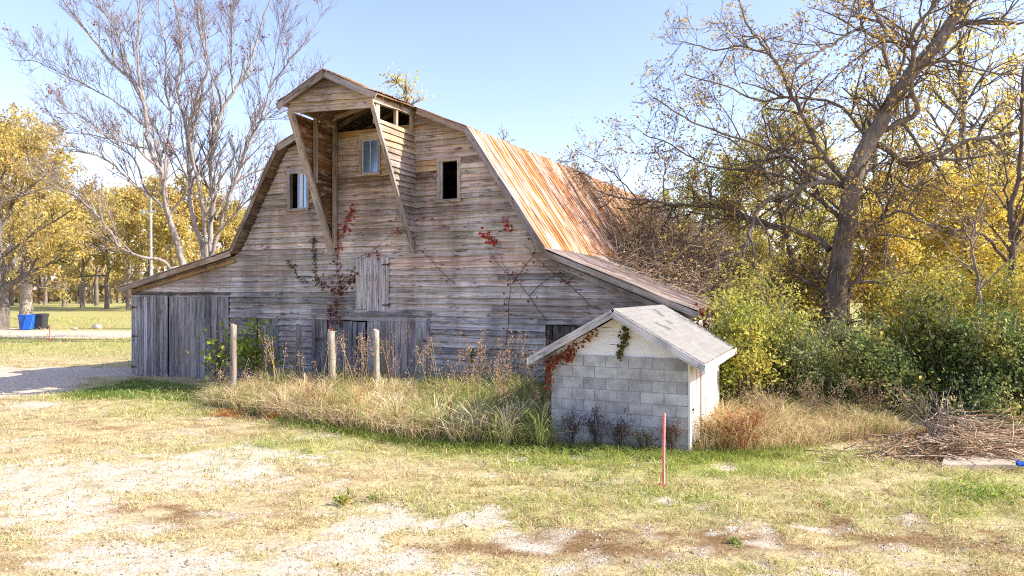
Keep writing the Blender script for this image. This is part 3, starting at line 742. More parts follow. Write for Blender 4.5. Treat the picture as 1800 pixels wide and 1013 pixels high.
# ------------------------------------------------------------------ stakes, bins, pole, rock, slab
def stake(p, h, r, mats, label, lean=(0, 0)):
    root = thing('survey_stake', label, 'stake', tuple(p))
    p = np.array(p); e = p+np.array([lean[0], lean[1], h])
    m = MB(); m.tube([p-np.array([0, 0, .1]), (p+e)/2, e, e+np.array([0, 0, .012])], [r, r*.97, r*.95, r*.4], (1, 1, 1), 8); m.build('shaft', mats[0], root)
    m = MB(); d = np.array([-RT[0], -RT[1], 0]); s = d*-r*.45-np.array([FW[0], FW[1], 0])*r*.75
    m.tube([p+s, (p+e)/2+s, e+s], [r*.5]*3, (1, 1, 1), 6); m.build('pale_edge', mats[1], root)
    m = MB(); n = 14; q_ = p+R.normal(0, r*2.4, (n, 3))*np.array([1, 1, .5]); q_[:, 2] = np.abs(q_[:, 2])
    leaves(m, q_, r*3, jcols((.75, .14, .12), n)); m.build('paint_mark', M['leaf'], root)
g = onG(1166, 855); stake(g, onY(1166, 727, g[1])[2]-.0, 0.018, (M['pink'], M['pinkw']), 'bright pink survey stake upright in the grass before the block shed', (.01, 0))
g = onG(88, 598); stake(g, onY(87, 571, g[1])[2], .045, (M['pink'], M['pinkw']), 'small orange pink survey stake by the far gravel, near the bins')
def lathe_box(mb, cx, cy, levels, yaw, c=(.5, .5, .5)):
    ca, sa = math.cos(yaw), math.sin(yaw); V = []; k = 12
    for (z, hx, hy) in levels:
        for i in range(k):
            t = 2*math.pi*i/k+math.pi/k; u = np.sign(math.cos(t))*abs(math.cos(t))**.35*hx; v = np.sign(math.sin(t))*abs(math.sin(t))**.35*hy
            V.append((cx+ca*u-sa*v, cy+sa*u+ca*v, z))
    n = len(levels); q_ = [(i*k+j, i*k+(j+1) % k, (i+1)*k+(j+1) % k, (i+1)*k+j) for i in range(n-1) for j in range(k)]
    t = [(0, j+1, j) for j in range(1, k-1)]+[((n-1)*k, (n-1)*k+j, (n-1)*k+j+1) for j in range(1, k-1)]
    mb.add(V, q_, t, c)
def rot(cx, cy, u, v, yaw): return (cx+math.cos(yaw)*u-math.sin(yaw)*v, cy+math.sin(yaw)*u+math.cos(yaw)*v)
def bin_(px, py, mat, label, hx, hy, h, flap):
    g = onG(px, py); cx, cy = g[0], g[1]; root = thing('wheeled_bin', label, 'bin', (cx, cy, 0)); yaw = YAW+.15
    m = MB(); lathe_box(m, cx, cy, [(.06, hx*.78, hy*.8), (.5*h, hx*.88, hy*.9), (.9*h, hx*.96, hy*.97), (.93*h, hx*1.04, hy*1.04), (h, hx*1.04, hy*1.04)], yaw); m.build('bin_body', mat, root)
    m = MB()
    if flap:
        x0, y0 = rot(cx, cy, hx*.35, -hy*1.12, yaw); x1, y1 = rot(cx, cy, hx*1.25, -hy*1.45, yaw)
        top = np.array([(x0+x1)/2+0, (y0+y1)/2+.12, h*.98]); bot = np.array([(x0+x1)/2+.1, (y0+y1)/2-.18, .06])
        m.plank(bot, top, (math.cos(yaw), math.sin(yaw), 0), hx*1.05, (0, 1, .2), .05, (1, 1, 1), 5)
    else:
        lathe_box(m, cx, cy, [(h*1.003, hx*1.08, hy*1.08), (h*1.05, hx*1.02, hy*1.02), (h*1.075, hx*.7, hy*.7)], yaw)
    m.build('lid', mat, root)
    for s in (-1, 1):
        m = MB(); x, y = rot(cx, cy, s*hx*.72, hy*.8, yaw); ex = np.array([math.cos(yaw), math.sin(yaw), 0])*.05
        m.tube([np.array([x, y, .12])-ex, np.array([x, y, .12])+ex], [.12, .12], (1, 1, 1), 14); m.build('wheel', M['black'], root)
    m = MB(); a = rot(cx, cy, -hx*.7, hy*1.16, yaw); b = rot(cx, cy, hx*.7, hy*1.16, yaw); m.tube([(*a, h*.95), (*b, h*.95)], [.025, .025], (1, 1, 1), 8); m.build('handle', mat, root)
bin_(47, 580, M['blue'], 'blue wheeled bin with its lid hanging open by the oak', .43, .42, 1.02, True)
bin_(72, 579, M['black'], 'black wheeled bin standing right beside the blue bin', .38, .42, 1.0, False)
g = gD(266, 40); root = thing('light_pole', 'slim pale metal pole with a short crossbar behind the barn', 'pole', tuple(g))
zt = onD(264, 345, 40)[2]; zc = onD(264, 372, 40)[2]
m = MB(); m.tube([g, g+np.array([-.02, 0, zt*.5]), g+np.array([-.06, 0, zt])], [.075, .07, .06], (1, 1, 1), 10); m.build('mast', M['metal'], root)
m = MB(); b = g+np.array([-.05, 0, zc]); m.tube([b-RT*.5, b+RT*.25], [.05, .05], (1, 1, 1), 6); m.build('crossbar', M['metal'], root)
m = MB(); h_ = b-RT*.42; m.tube([h_+np.array([0, 0, .05]), h_+np.array([0, 0, -.0]), h_+np.array([0, 0, -.14])], [.05, .16, .12], (1, 1, 1), 10); m.build('lamp_head', M['metal'], root)
def rock(c, s, col, label, name='rock', cat='rock', group=None):
    bm_ = []; n1, n2 = 7, 10; V = []
    for i in range(n1):
        for j in range(n2):
            t = math.pi*i/(n1-1); a = 2*math.pi*j/n2; d = np.array([math.sin(t)*math.cos(a), math.sin(t)*math.sin(a), math.cos(t)])
            V.append(np.array(c)+d*np.array(s)*(.75+.5*fbm(np.array([d[0]*1.5+c[0]+d[2]]), np.array([d[1]*1.5+c[1]]), 3)[0]))
    q_ = [(i*n2+j, (i+1)*n2+j, (i+1)*n2+(j+1) % n2, i*n2+(j+1) % n2) for i in range(n1-1) for j in range(n2)]
    m = MB(); m.add(V, q_, None, col); tag(m.build(name, M['stone'], None, True, c), label, cat, group)
g = onG(171, 578); rock((g[0], g[1], .12), (.38, .28, .24), (.66, .60, .52), 'pale boulder by the far gravel strip on the lawn')
g = onG(132, 580); rock((g[0], g[1], .08), (.17, .14, .1), (.66, .68, .72), 'small white stone on the far lawn left of the boulder')
# concrete slab edge and bits of litter at the right
m = MB(); a = onG(1655, 826); b = onG(1860, 826); c_ = onG(1860, 806); d = onG(1660, 812)
P4 = [a, b, c_, d]; V = [(p[0], p[1], -.1) for p in P4]+[(p[0], p[1], .075) for p in P4]
m.add(V, [(4, 5, 6, 7), (0, 1, 5, 4), (1, 2, 6, 5), (2, 3, 7, 6), (3, 0, 4, 7)], None, (.5, .47, .42))
tag(m.build('concrete_slab', M['concrete'], None), 'flat pale concrete slab in the grass beneath the brush pile', 'slab')
def scrap(px, py, mat, label, s=.11):
    g = onG(px, py, .08); m = MB(); n = 5; X_, Y_ = np.meshgrid(np.linspace(-s, s, n), np.linspace(-s*.6, s*.6, n), indexing='ij')
    Z_ = .05+R.normal(0, .022, X_.shape); i_ = np.arange(n*n).reshape(n, n); q_ = np.stack([i_[:-1, :-1], i_[1:, :-1], i_[1:, 1:], i_[:-1, 1:]], -1).reshape(-1, 4)
    V = np.stack([g[0]+X_, g[1]+Y_, g[2]+Z_], -1).reshape(-1, 3); V2 = V-np.array([0, 0, .02])
    m.add(np.concatenate([V, V2]), np.concatenate([q_, q_[:, ::-1]+n*n]), None, (1, 1, 1)); tag(m.build('litter', mat, None, True, g), label, 'litter')
scrap(1786, 799, M['pale'], 'crumpled white scrap lying on the brush by the slab')
scrap(1796, 819, M['blue'], 'crumpled blue scrap lying at the slab edge', .07)

# ------------------------------------------------------------------ trees
def catmull(P, k=4):
    P = np.asarray(P, float); Q = np.concatenate([[2*P[0]-P[1]], P, [2*P[-1]-P[-2]]]); o = []
    for i in range(len(P)-1):
        p0, p1, p2, p3 = Q[i:i+4]
        for t in np.arange(k)/k:
            o.append(.5*((2*p1)+(-p0+p2)*t+(2*p0-5*p1+4*p2-p3)*t*t+(-p0+3*p1-3*p2+p3)*t**3))
    o.append(P[-1]); return np.array(o)
def unit(v): return v/(np.linalg.norm(v)+1e-9)
def grow(T, pts, rad, lvl, cfg, tips, cols):
    if lvl >= len(cfg['n']): return
    pts = np.asarray(pts); seg = np.linalg.norm(np.diff(pts, axis=0), axis=1); cum = np.concatenate([[0], np.cumsum(seg)]); L = cum[-1]
    nc = max(1, int(round(cfg['n'][lvl]*L*R.uniform(.8, 1.2))))
    nc = min(nc, cfg.get('cap', 40))
    ln, an, upb = cfg['len'][lvl], cfg['ang'][lvl], cfg['up'][lvl]
    last = lvl == len(cfg['n'])-1
    for t in R.uniform(cfg['t0'][lvl], 1.0, nc):
        s = t*L; i = min(int(np.searchsorted(cum, s, side='right'))-1, len(seg)-1); f = (s-cum[i])/(seg[i]+1e-9)
        p = pts[i]+(pts[i+1]-pts[i])*f; tg = unit(pts[i+1]-pts[i]); r0 = rad[i]+(rad[i+1]-rad[i])*f
        pr_ = unit(np.cross(tg, R.normal(size=3))); a = R.normal(an, .18)
        d = unit(math.cos(a)*tg+math.sin(a)*pr_+np.array([0, 0, upb]))
        l = ln*R.uniform(.5, 1.15)*(1.15-.55*t)
        r = max(min(r0*.62, l*.03), cfg['rmin'])
        m = 4 if not last else 3
        q_ = [p]; dd = d
        for _ in range(m):
            dd = unit(dd+R.normal(0, cfg.get('wig', .2), 3)+np.array([0, 0, cfg.get('bend', .06)])); q_.append(q_[-1]+dd*l/m)
        q_ = np.array(q_); rr = np.linspace(r, max(r*.35, cfg['rmin']*.6), m+1)
        T.tube(q_, rr, cols[min(lvl+1, len(cols)-1)])
        if last: tips.append(q_[-1]); tips.append(q_[1+m//2])
        else: grow(T, q_, rr, lvl+1, cfg, tips, cols)
def limb(T, pts, r0, r1, col, jit=.02, k=4):
    P = catmull(pts, k); n = len(P); P[1:-1] += R.normal(0, jit, (n-2, 3))
    t = np.linspace(0, 1, n); r = r0+(r1-r0)*t**.8
    T.tube(P, r, col); return P, r
def traced(T, spec, D, col, cfg, tips, cols, spread=1.0, ex=None):
    for (pl, r0, r1, d0, d1) in spec:
        n = len(pl); pts = [onD(x, y, D+d0+(d1-d0)*i/(n-1)) for i, (x, y) in enumerate(pl)]
        P, r = limb(T, pts, r0, r1, col)
        grow(T, P, r, 0, cfg, tips, cols)
def put_leaves(tips, per, sig, size, palette, mat, root, keep=1.0, up=.3, extra=None, name='crown'):
    tips = np.array(tips); tips = tips[R.random(len(tips)) < keep]
    P = np.repeat(tips, per, 0); P = P+R.normal(0, sig, P.shape)
    big = fbm(P[:, 0]*.5+P[:, 2]*.3+50, P[:, 1]*.5+P[:, 2]*.45+50, 3); big = np.argsort(np.argsort(big))/len(big)
    pal = np.array(palette, float); f = np.clip(big*(len(pal)-1)+R.normal(0, .35, len(P)), 0, len(pal)-1.001); i = f.astype(int); t = (f-i)[:, None]
    c = pal[i]*(1-t)+pal[i+1]*t; c = np.clip(c*(1+R.normal(0, .2, (len(P), 1))), .01, .9)
    m = MB(); leaves(m, P, size, c, up); return m.build(name, mat, root)

# --- big bare tree at the left, behind the barn
g = gD(345, 36); bare = thing('bare_tree', 'tall leafless pale grey tree rising behind the left lean-to of the barn', 'tree', tuple(g))
T = MB(); tips = []; pale = (.31, .27, .245); tw = (.235, .19, .165)
cfg = dict(n=[2.5, 3.0, 4.0], len=[2.9, 1.35, .62], ang=[.62, .6, .55], up=[.42, .3, .2], t0=[.22, .15, .15], rmin=.0085, wig=.13, bend=.05, cap=26)
S = [
 ([(330, 560), (324, 490), (318, 450), (304, 404), (294, 368), (286, 307), (276, 290), (260, 245), (259, 218), (251, 180), (239, 149), (210, 123), (180, 92), (144, 44), (110, 0), (85, -40)], .36, .03, 0, -1.5),
 ([(239, 149), (228, 123), (215, 80), (190, 33), (169, 0), (150, -60)], .11, .03, -.9, 1.5),
 ([(254, 180), (246, 144), (241, 90), (244, 51), (246, 0), (250, -70)], .12, .03, -.8, -2),
 ([(258, 225), (226, 198), (205, 180), (159, 154), (115, 133), (64, 110), (20, 105)], .10, .02, -.5, 1),
 ([(262, 262), (216, 250), (180, 236), (144, 203), (108, 200), (74, 198)], .09, .02, -.4, -2.5),
 ([(289, 366), (258, 338), (238, 327), (202, 292), (176, 276), (140, 266), (100, 262)], .15, .03, 0, -2),
 ([(258, 336), (252, 325), (240, 289), (227, 271), (191, 245), (140, 235), (100, 232)], .12, .02, -.3, 1.5),
 ([(318, 500), (299, 471), (279, 456), (243, 451), (209, 433), (194, 407), (171, 381), (140, 350), (90, 330), (40, 345)], .20, .04, 0, -3),
 ([(278, 290), (284, 275), (296, 240), (300, 200), (290, 150), (292, 90), (280, 20), (275, -40)], .12, .03, -.2, 2),
 ([(360, 530), (357, 440), (340, 389), (335, 333), (332, 289), (331, 257), (326, 218), (316, 180), (311, 144), (318, 110), (316, 51), (308, 0), (304, -60)], .26, .04, 1, 2),
 ([(362, 520), (362, 430), (353, 345), (343, 300), (331, 231), (345, 180), (349, 159), (365, 120), (352, 60), (345, 0), (342, -50)], .20, .03, 1, -1.5),
 ([(368, 530), (369, 430), (374, 358), (371, 307), (372, 257), (388, 198), (408, 164), (434, 126), (447, 87), (465, 26), (485, -20)], .27, .04, 1, 3),
 ([(388, 196), (388, 172), (377, 144), (365, 103), (357, 26), (352, -20)], .10, .03, 1.8, 0),
 ([(410, 162), (407, 130), (406, 103), (406, 13), (404, -50)], .11, .03, 2, 4),
 ([(374, 430), (380, 415), (397, 394), (430, 358), (470, 320), (505, 300)], .14, .03, 1, -1),
 ([(372, 450), (383, 415), (399, 358), (412, 322), (425, 286), (434, 257), (447, 231), (462, 200), (475, 154), (493, 128), (519, 95), (552, 51)], .20, .03, 1, 0),
 ([(473, 158), (485, 97), (493, 56), (505, 0)], .07, .02, .2, -1),
 ([(434, 257), (450, 218), (490, 200), (530, 185), (565, 150)], .07, .02, .2, 1.5),
 ([(378, 385), (386, 367), (412, 325), (458, 299), (500, 285), (530, 290)], .13, .03, 1, 3),
 ([(336, 340), (320, 320), (305, 300), (280, 230), (250, 200), (200, 60)], .08, .02, 1, 4),
]
S = [(a, b*.55, c*.8, d, e) for a, b, c, d, e in S]
traced(T, S, 36, pale, cfg, tips, [pale, pale, tw, tw])
T.build('trunk', M['bark'], bare, True, tuple(g))
put_leaves([t for t in tips if R.random() < .012], 7, .10, .13, [(.30, .05, .03), (.34, .12, .03), (.25, .08, .03)], M['leaf'], bare, 1.0, name='dry_leaves')

# --- big leaning tree at the right
D0 = 22.0; g = gD(1468, D0); big = thing('leaning_tree', 'large old grey tree with leaning trunk and sweeping limbs behind the right hedge', 'tree', tuple(g))
T = MB(); tips = []; bk = (.20, .165, .135); bk2 = (.165, .135, .11); tw = (.14, .11, .095)
S = [
 ([(1462, 690), (1466, 600), (1470, 520), (1480, 440), (1492, 380), (1500, 320), (1525, 255), (1560, 195), (1600, 130), (1650, 75), (1690, 5), (1715, -90)], .39, .15, 0, -1),
 ([(1458, 440), (1452, 432), (1410, 408), (1370, 400), (1320, 385), (1270, 365), (1220, 362), (1170, 358), (1120, 350), (1075, 345), (1045, 330)], .15, .025, 0, 1.5),
 ([(1488, 330), (1470, 322), (1440, 322), (1400, 335), (1350, 352), (1330, 375), (1318, 410), (1310, 435), (1275, 452), (1250, 475), (1215, 480)], .15, .03, 0, -2),
 ([(1497, 330), (1470, 300), (1440, 260), (1420, 220), (1395, 170), (1370, 120), (1350, 92), (1335, 70), (1312, 40), (1290, -30)], .14, .03, 0, 1.5),
 ([(1352, 95), (1300, 82), (1260, 88), (1220, 78), (1185, 70)], .05, .015, 1.2, 2),
 ([(1610, 85), (1575, 75), (1540, 65), (1510, 52), (1490, 60), (1460, 80), (1440, 92), (1400, 120)], .09, .03, -.5, -2.5),
 ([(1575, 170), (1569, 134), (1555, 94), (1557, 57), (1534, 9), (1525, -40)], .13, .06, -.5, 2),
 ([(1540, 235), (1566, 223), (1612, 195), (1603, 160), (1606, 114), (1603, 72), (1609, 49), (1640, 10), (1660, -40)], .14, .05, -.3, -2.5),
 ([(1510, 270), (1546, 255), (1594, 290), (1629, 284), (1700, 250), (1780, 235), (1850, 215)], .16, .06, 0, -1.5),
 ([(1655, 68), (1700, 42), (1760, 42), (1800, 40), (1860, 25)], .09, .03, -.8, -2),
 ([(1604, 120), (1640, 112), (1680, 108), (1720, 122), (1800, 135), (1860, 140)], .08, .02, -.8, -2),
 ([(1522, 250), (1510, 225), (1470, 183), (1400, 172), (1330, 175), (1270, 150), (1200, 130)], .09, .02, 0, 2),
 ([(1495, 335), (1450, 310), (1400, 280), (1350, 262), (1290, 240), (1220, 215), (1150, 172)], .10, .02, 0, -1),
 ([(1490, 390), (1430, 345), (1380, 310), (1300, 300), (1240, 290), (1180, 255), (1130, 235)], .08, .02, 0, 2.5),
 ([(1500, 420), (1530, 400), (1555, 383), (1590, 372), (1640, 400), (1700, 420)], .09, .03, 0, -1),
 ([(1500, 330), (1520, 330), (1545, 350), (1560, 420), (1555, 470)], .07, .02, 0, -1.5),
 ([(1500, 325), (1530, 300), (1570, 310), (1600, 330), (1625, 310), (1680, 330), (1760, 310)], .09, .02, 0, 2),
 ([(1240, 362), (1235, 400), (1215, 440), (1200, 480), (1170, 520)], .05, .015, 1, 0),
 ([(1170, 358), (1165, 320), (1170, 290), (1150, 260)], .035, .012, 1.4, 1),
 ([(1120, 350), (1095, 320), (1060, 290), (1010, 262)], .035, .012, 1.5, 2),
 ([(1080, 345), (1050, 372), (1020, 390)], .03, .012, 1.5, 2),
]
cfgB = dict(n=[2.5, 3.4, 4.4], len=[2.3, 1.05, .48], ang=[.85, .75, .7], up=[.02, .0, -.02], t0=[.12, .1, .1], rmin=.0075, wig=.24, bend=-.01, cap=34)
S = [S[0]]+[(a, b*.74, c*.85, d, e) for a, b, c, d, e in S[1:]]
traced(T, S, D0, bk, cfgB, tips, [bk, bk2, tw, tw])
# hanging vines clinging to the trunk
for i in range(46):
    t = R.uniform(.15, .95); y0 = 600-560*t; x0 = np.interp(y0, [40, 130, 255, 380, 600], [1665, 1600, 1525, 1492, 1466])
    a = onD(x0+R.normal(0, 16), y0, D0-.4+R.normal(0, .2)); L = R.uniform(.6, 3.2); q_ = [a]
    for k in range(6): q_.append(q_[-1]+np.array([R.normal(0, .13), R.normal(0, .13), -L/6]))
    T.tube(q_, np.linspace(.018, .009, 7), bk2)
T.build('trunk', M['bark'], big, True, tuple(g))
put_leaves(tips, 3, .11, .10, [(.20, .13, .05), (.42, .28, .08), (.62, .43, .10), (.36, .26, .07), (.72, .52, .12)], M['leaf'], big, .6)

# --- generic autumn tree, grown at the origin
def autumn_tree(name, label, cat, loc, H, W, palette, size, per, keep, group=None, bark=(.2, .17, .14), lean=(0, 0), nl=9, base=.28, dens=1.0, tr=.024, zk=.8):
    root = thing(name, label, cat, tuple(loc), group); loc = np.array(loc, float)
    T = MB(); tips = []
    top = loc+np.array([lean[0], lean[1], H*.93]); n = 7
    P = [loc+np.array([0, 0, -.2])]+[loc+np.array([lean[0]*t*t, lean[1]*t*t, H*.93*t])+np.append(R.normal(0, H*.0045, 2), 0) for t in np.linspace(.12, 1, n)]
    P, r = limb(T, P, H*tr, H*.004, bark, .01, 3)
    cf = dict(n=[dens*15/W, dens*16/W], len=[W*.26, W*.13], ang=[.7, .7], up=[.15, .1], t0=[.25, .15], rmin=size*.11, wig=.2, bend=.03, cap=24)
    for i in range(nl):
        t = base+(1-base)*((i+.5)/nl)**.9*.96; k = int(t*(len(P)-1)); p = P[k]; a = i*2.4+R.uniform(-.5, .5)
        rel = (t-base)/(1-base); l = W*.5*(1.0-.62*rel**1.6)*R.uniform(.75, 1.15); e = R.uniform(.15, .75)+.6*rel
        d = np.array([math.cos(a)*math.cos(e), math.sin(a)*math.cos(e), math.sin(e)]); q_ = [p]
        for _ in range(4): d = unit(d+R.normal(0, .16, 3)+np.array([0, 0, .05])); q_.append(q_[-1]+d*l/4)
        q_, rr = limb(T, q_, max(r[k]*.55, .02), size*.14, bark, .01, 2)
        grow(T, q_, rr, 0, cf, tips, [bark, bark, bark])
    grow(T, P[len(P)//2:], r[len(P)//2:], 0, cf, tips, [bark, bark, bark])
    T.build('trunk', M['bark'], root, True, tuple(loc))
    put_leaves(tips, per, size*zk, size, palette, M['leaf'], root, keep)
    return root
def copy_tree(o, loc, label, s=1.0, rz=0.0, group=None, parent=None):
    c = o.copy(); COL.objects.link(c); c.location = loc; c.scale = (s*random.uniform(.92, 1.08), s*random.uniform(.92, 1.08), s); c.rotation_euler = (0, 0, rz); c['label'] = label
    if group: c['group'] = group
    for ch in o.children:
        d = ch.copy(); COL.objects.link(d); d.parent = c
    return c
GOLD = [(.33, .25, .08), (.54, .40, .12), (.66, .50, .15), (.45, .38, .12), (.70, .55, .19)]
YEL = [(.52, .42, .08), (.76, .58, .12), (.84, .66, .17), (.58, .54, .10), (.80, .62, .14)]
OLIVE = [(.24, .26, .05), (.40, .37, .07), (.58, .48, .10), (.34, .37, .07), (.68, .53, .11)]
# the two oaks at the far left, and the row beyond the field
GL = 'autumn trees in the row beyond the left field'
def H_(py, D): return CAM[2]+(511-py)/FPX*D
autumn_tree('oak_tree', 'massive golden oak with dark forked trunk at the left picture edge', 'tree', gD(-2, 49), H_(255, 49), 15, GOLD, .25, 22, 1, bark=(.17, .145, .125), nl=13, base=.2, dens=1.25, tr=.052)
autumn_tree('oak_tree', 'golden oak with thick pale straight trunk behind the blue and black bins', 'tree', gD(46, 66), H_(265, 66), 18, GOLD, .30, 22, 1, bark=(.33, .28, .235), nl=14, base=.24, dens=1.3, tr=.040)
rt_ = []
a0 = autumn_tree('autumn_tree', 'golden brown tree beyond the field just right of the bins', 'tree', gD(113, 120), 17, 14, GOLD, .50, 16, 1, GL, nl=10, base=.3)
b0 = autumn_tree('autumn_tree', 'slender golden tree beyond the field left of the light pole', 'tree', gD(226, 96), 15.5, 11, GOLD, .45, 16, 1, GL, nl=10, base=.26, bark=(.24, .2, .17))
for i, (px, D, s, o, lab) in enumerate([(80, 135, 1.0, b0, 'distant tan tree seen between the oak trunk and the bins'), (145, 112, 1.0, b0, 'slender tree in the far row, next right of the golden brown one'), (170, 125, 1.05, a0, 'broad golden tree in the middle of the far row'),
     (188, 104, .95, a0, 'full golden tree in the far row, nearest left of the light pole but one'), (262, 110, 1.1, a0, 'wide golden tree directly behind the light pole'), (300, 92, .95, b0, 'golden tree behind the base of the bare tree, left side'), (345, 100, 1.0, a0, 'golden tree behind the stems of the bare tree'),
     (392, 108, 1.0, b0, 'golden tree showing between the bare tree and the left barn roof'), (440, 120, .9, a0, 'golden tree top peeping over the left lean-to roof'), (20, 128, 1.05, a0, 'distant gold tree framed between the two oak trunks'), (-50, 110, 1.0, b0, 'gold tree at the far left beyond the forked oak')]):
    copy_tree(o, tuple(gD(px, D)), lab, s, i*1.3, GL)
# far wood closing the horizon
m = MB(); n = 26000
ang = R.uniform(-1.25, 1.25, n); rr = R.uniform(170, 300, n); hh = np.abs(R.normal(0, .45, n)); hh = np.minimum(hh, 1)*(9+5*fbm(ang*9+40, rr*.02, 3))
ca, sa = np.cos(ang), np.sin(ang)
P = np.stack([CAM[0]+rr*(FW[0]*ca+RT[0]*sa), CAM[1]+rr*(FW[1]*ca+RT[1]*sa), hh], 1)
c = jcols((.24, .17, .07), n, .3, .08); leaves(m, P, 1.9, c, 0, .8)
for i in range(500):
    a = R.uniform(-1.25, 1.25); r_ = R.uniform(165, 200); b = np.array([CAM[0]+r_*(FW[0]*math.cos(a)+RT[0]*math.sin(a)), CAM[1]+r_*(FW[1]*math.cos(a)+RT[1]*math.sin(a)), 0])
    m.tube([b, b+np.array([R.normal(0, .3), 0, 4]), b+np.array([R.normal(0, .6), 0, 9])], [.22, .17, .08], (.15, .12, .1), 4)
tag(m.build('far_wood', M['leaf']), 'distant brown autumn wood along the horizon', 'wood', kind='stuff')
# trees behind the barn
autumn_tree('autumn_tree', 'thin tree top with yellow leaves above the barn ridge beside the hood', 'tree', gD(712, 46), H_(112, 46), 5, YEL, .22, 3, .8, nl=8, base=.5, tr=.012, zk=1.4)
autumn_tree('autumn_tree', 'bare twiggy tree top just clearing the rusty roof edge', 'tree', gD(893, 46), H_(222, 46), 4, OLIVE, .18, 1, .18, nl=8, base=.5, tr=.012)
# the wood behind the right hedge
GR = 'autumn trees of the wood behind the right hedge'
w1 = autumn_tree('autumn_tree', 'tall airy yellow tree behind the upper trunk of the leaning tree', 'tree', gD(1690, 33), 15.8, 9, YEL, .20, 7, .7, GR, nl=14, base=.26, dens=1.15, bark=(.17, .14, .12))
w2 = autumn_tree('autumn_tree', 'olive and yellow tree behind the low limbs left of the leaning trunk', 'tree', gD(1375, 33), 10.6, 7.5, OLIVE, .19, 9, .85, GR, nl=13, base=.2, dens=1.1, bark=(.16, .135, .115))
w3 = autumn_tree('autumn_tree', 'bushy bright yellow tree low behind the right of the leaning trunk', 'tree', gD(1615, 27), H_(330, 27), 6, YEL, .17, 13, 1, GR, nl=13, base=.12, dens=1.35, bark=(.2, .17, .14))
for i, (px, D, h, o, H0, lab) in enumerate([
     (1250, 38, 9.4, w2, 10.6, 'olive yellow tree rising over the end of the barn roof'), (1300, 32, 8.4, w2, 10.6, 'olive tree seen through the arching low limb'), (1190, 46, 9.0, w2, 10.6, 'olive tree farthest left, behind the brush on the roof'),
     (1430, 40, 12.5, w1, 15.8, 'tall yellow tree behind the fork of the leaning tree'), (1540, 36, 14.0, w1, 15.8, 'tall yellow tree between the leaning trunk and its right limbs'), (1775, 36, 13.0, w1, 15.8, 'yellow tree reaching the right top corner'), (1330, 44, 12.0, w1, 15.8, 'slender yellow tree left of the leaning trunk, tops into blue sky'),
     (1720, 25, 5.9, w3, 0, 'bushy yellow tree just left of the thin dark trunk'), (1815, 27, 6.2, w3, 0, 'bushy yellow tree at the right picture edge'), (1545, 24, 5.0, w3, 0, 'small bushy yellow tree touching the right side of the leaning trunk'),
     (1420, 25, 5.0, w2, 10.6, 'low olive tree touching the left side of the leaning trunk'), (1320, 24, 4.2, w2, 10.6, 'low olive tree above the hedge by the shed'), (1660, 40, 9.5, w2, 10.6, 'olive tree in the gap under the long right limb'), (1490, 46, 10, w2, 10.6, 'olive tree straight behind the leaning trunk'),
     (1255, 26, 3.9, w2, 10.6, 'low olive tree at the end corner of the barn roof'), (1745, 44, 10.0, w2, 10.6, 'olive tree behind the thin dark trunk')]):
    if H0 == 0: H0 = H_(330, 27)
    copy_tree(o, tuple(gD(px, D)), lab, h/H0, i*1.7+.6, GR)
# thin trunks in front of the wood
def thin_tree(label, spec, D, bark, keep, pal, cat='tree', name='young_tree'):
    g = gD(spec[0][0][0][0], D); root = thing(name, label, cat, tuple(g)); T = MB(); tips = []
    cf = dict(n=[1.6, 2.6, 3.0], len=[1.7, .8, .4], ang=[.8, .7, .7], up=[.1, .05, 0], t0=[.3, .1, .1], rmin=.007, wig=.22, bend=.02, cap=20)
    traced(T, spec, D, bark, cf, tips, [bark, bark, bark, bark]); T.build('trunk', M['bark'], root, True, tuple(g))
    put_leaves(tips, 3, .1, .11, pal, M['leaf'], root, keep)
thin_tree('young tree with slim dark forked trunk near the right picture edge', [([(1772, 700), (1775, 575), (1776, 500), (1780, 430), (1778, 370), (1790, 310), (1797, 200), (1800, 120)], .13, .03, 0, 0), ([(1779, 430), (1795, 400), (1810, 340), (1830, 250)], .08, .03, 0, -.5),
  ([(1770, 460), (1745, 430), (1725, 412), (1690, 405), (1640, 395), (1600, 385)], .05, .02, 0, -1), ([(1785, 600), (1795, 520), (1812, 450)], .07, .04, .3, .3), ([(1778, 400), (1770, 350), (1768, 290), (1755, 250)], .04, .015, 0, 1)], 19, (.14, .105, .085), .35, YEL)
thin_tree('thin bent grey tree between the leaning tree and the right young tree', [([(1738, 690), (1735, 600), (1722, 520), (1715, 470), (1708, 425), (1715, 390), (1735, 340), (1740, 280)], .055, .015, 0, 0), ([(1708, 425), (1690, 390), (1650, 360)], .03, .012, 0, -.5)], 18, (.24, .2, .17), .3, YEL)
thin_tree('slim dark tree leaning left of the big trunk with high branches', [([(1425, 690), (1420, 600), (1405, 520), (1390, 450), (1375, 390), (1362, 330), (1358, 270), (1340, 200)], .13, .03, 0, 0), ([(1362, 330), (1330, 290), (1290, 250), (1250, 235)], .06, .015, 0, 1), ([(1395, 470), (1420, 430), (1430, 380)], .05, .02, 0, 0)], 25, (.15, .125, .105), .5, OLIVE)
thin_tree('slim tree close behind the right side of the big trunk', [([(1525, 690), (1528, 600), (1535, 520), (1560, 440), (1590, 360), (1640, 290), (1690, 180)], .13, .03, 0, 0), ([(1545, 480), (1530, 420), (1520, 350)], .06, .02, 0, 0)], 25, (.2, .17, .145), .5, YEL)

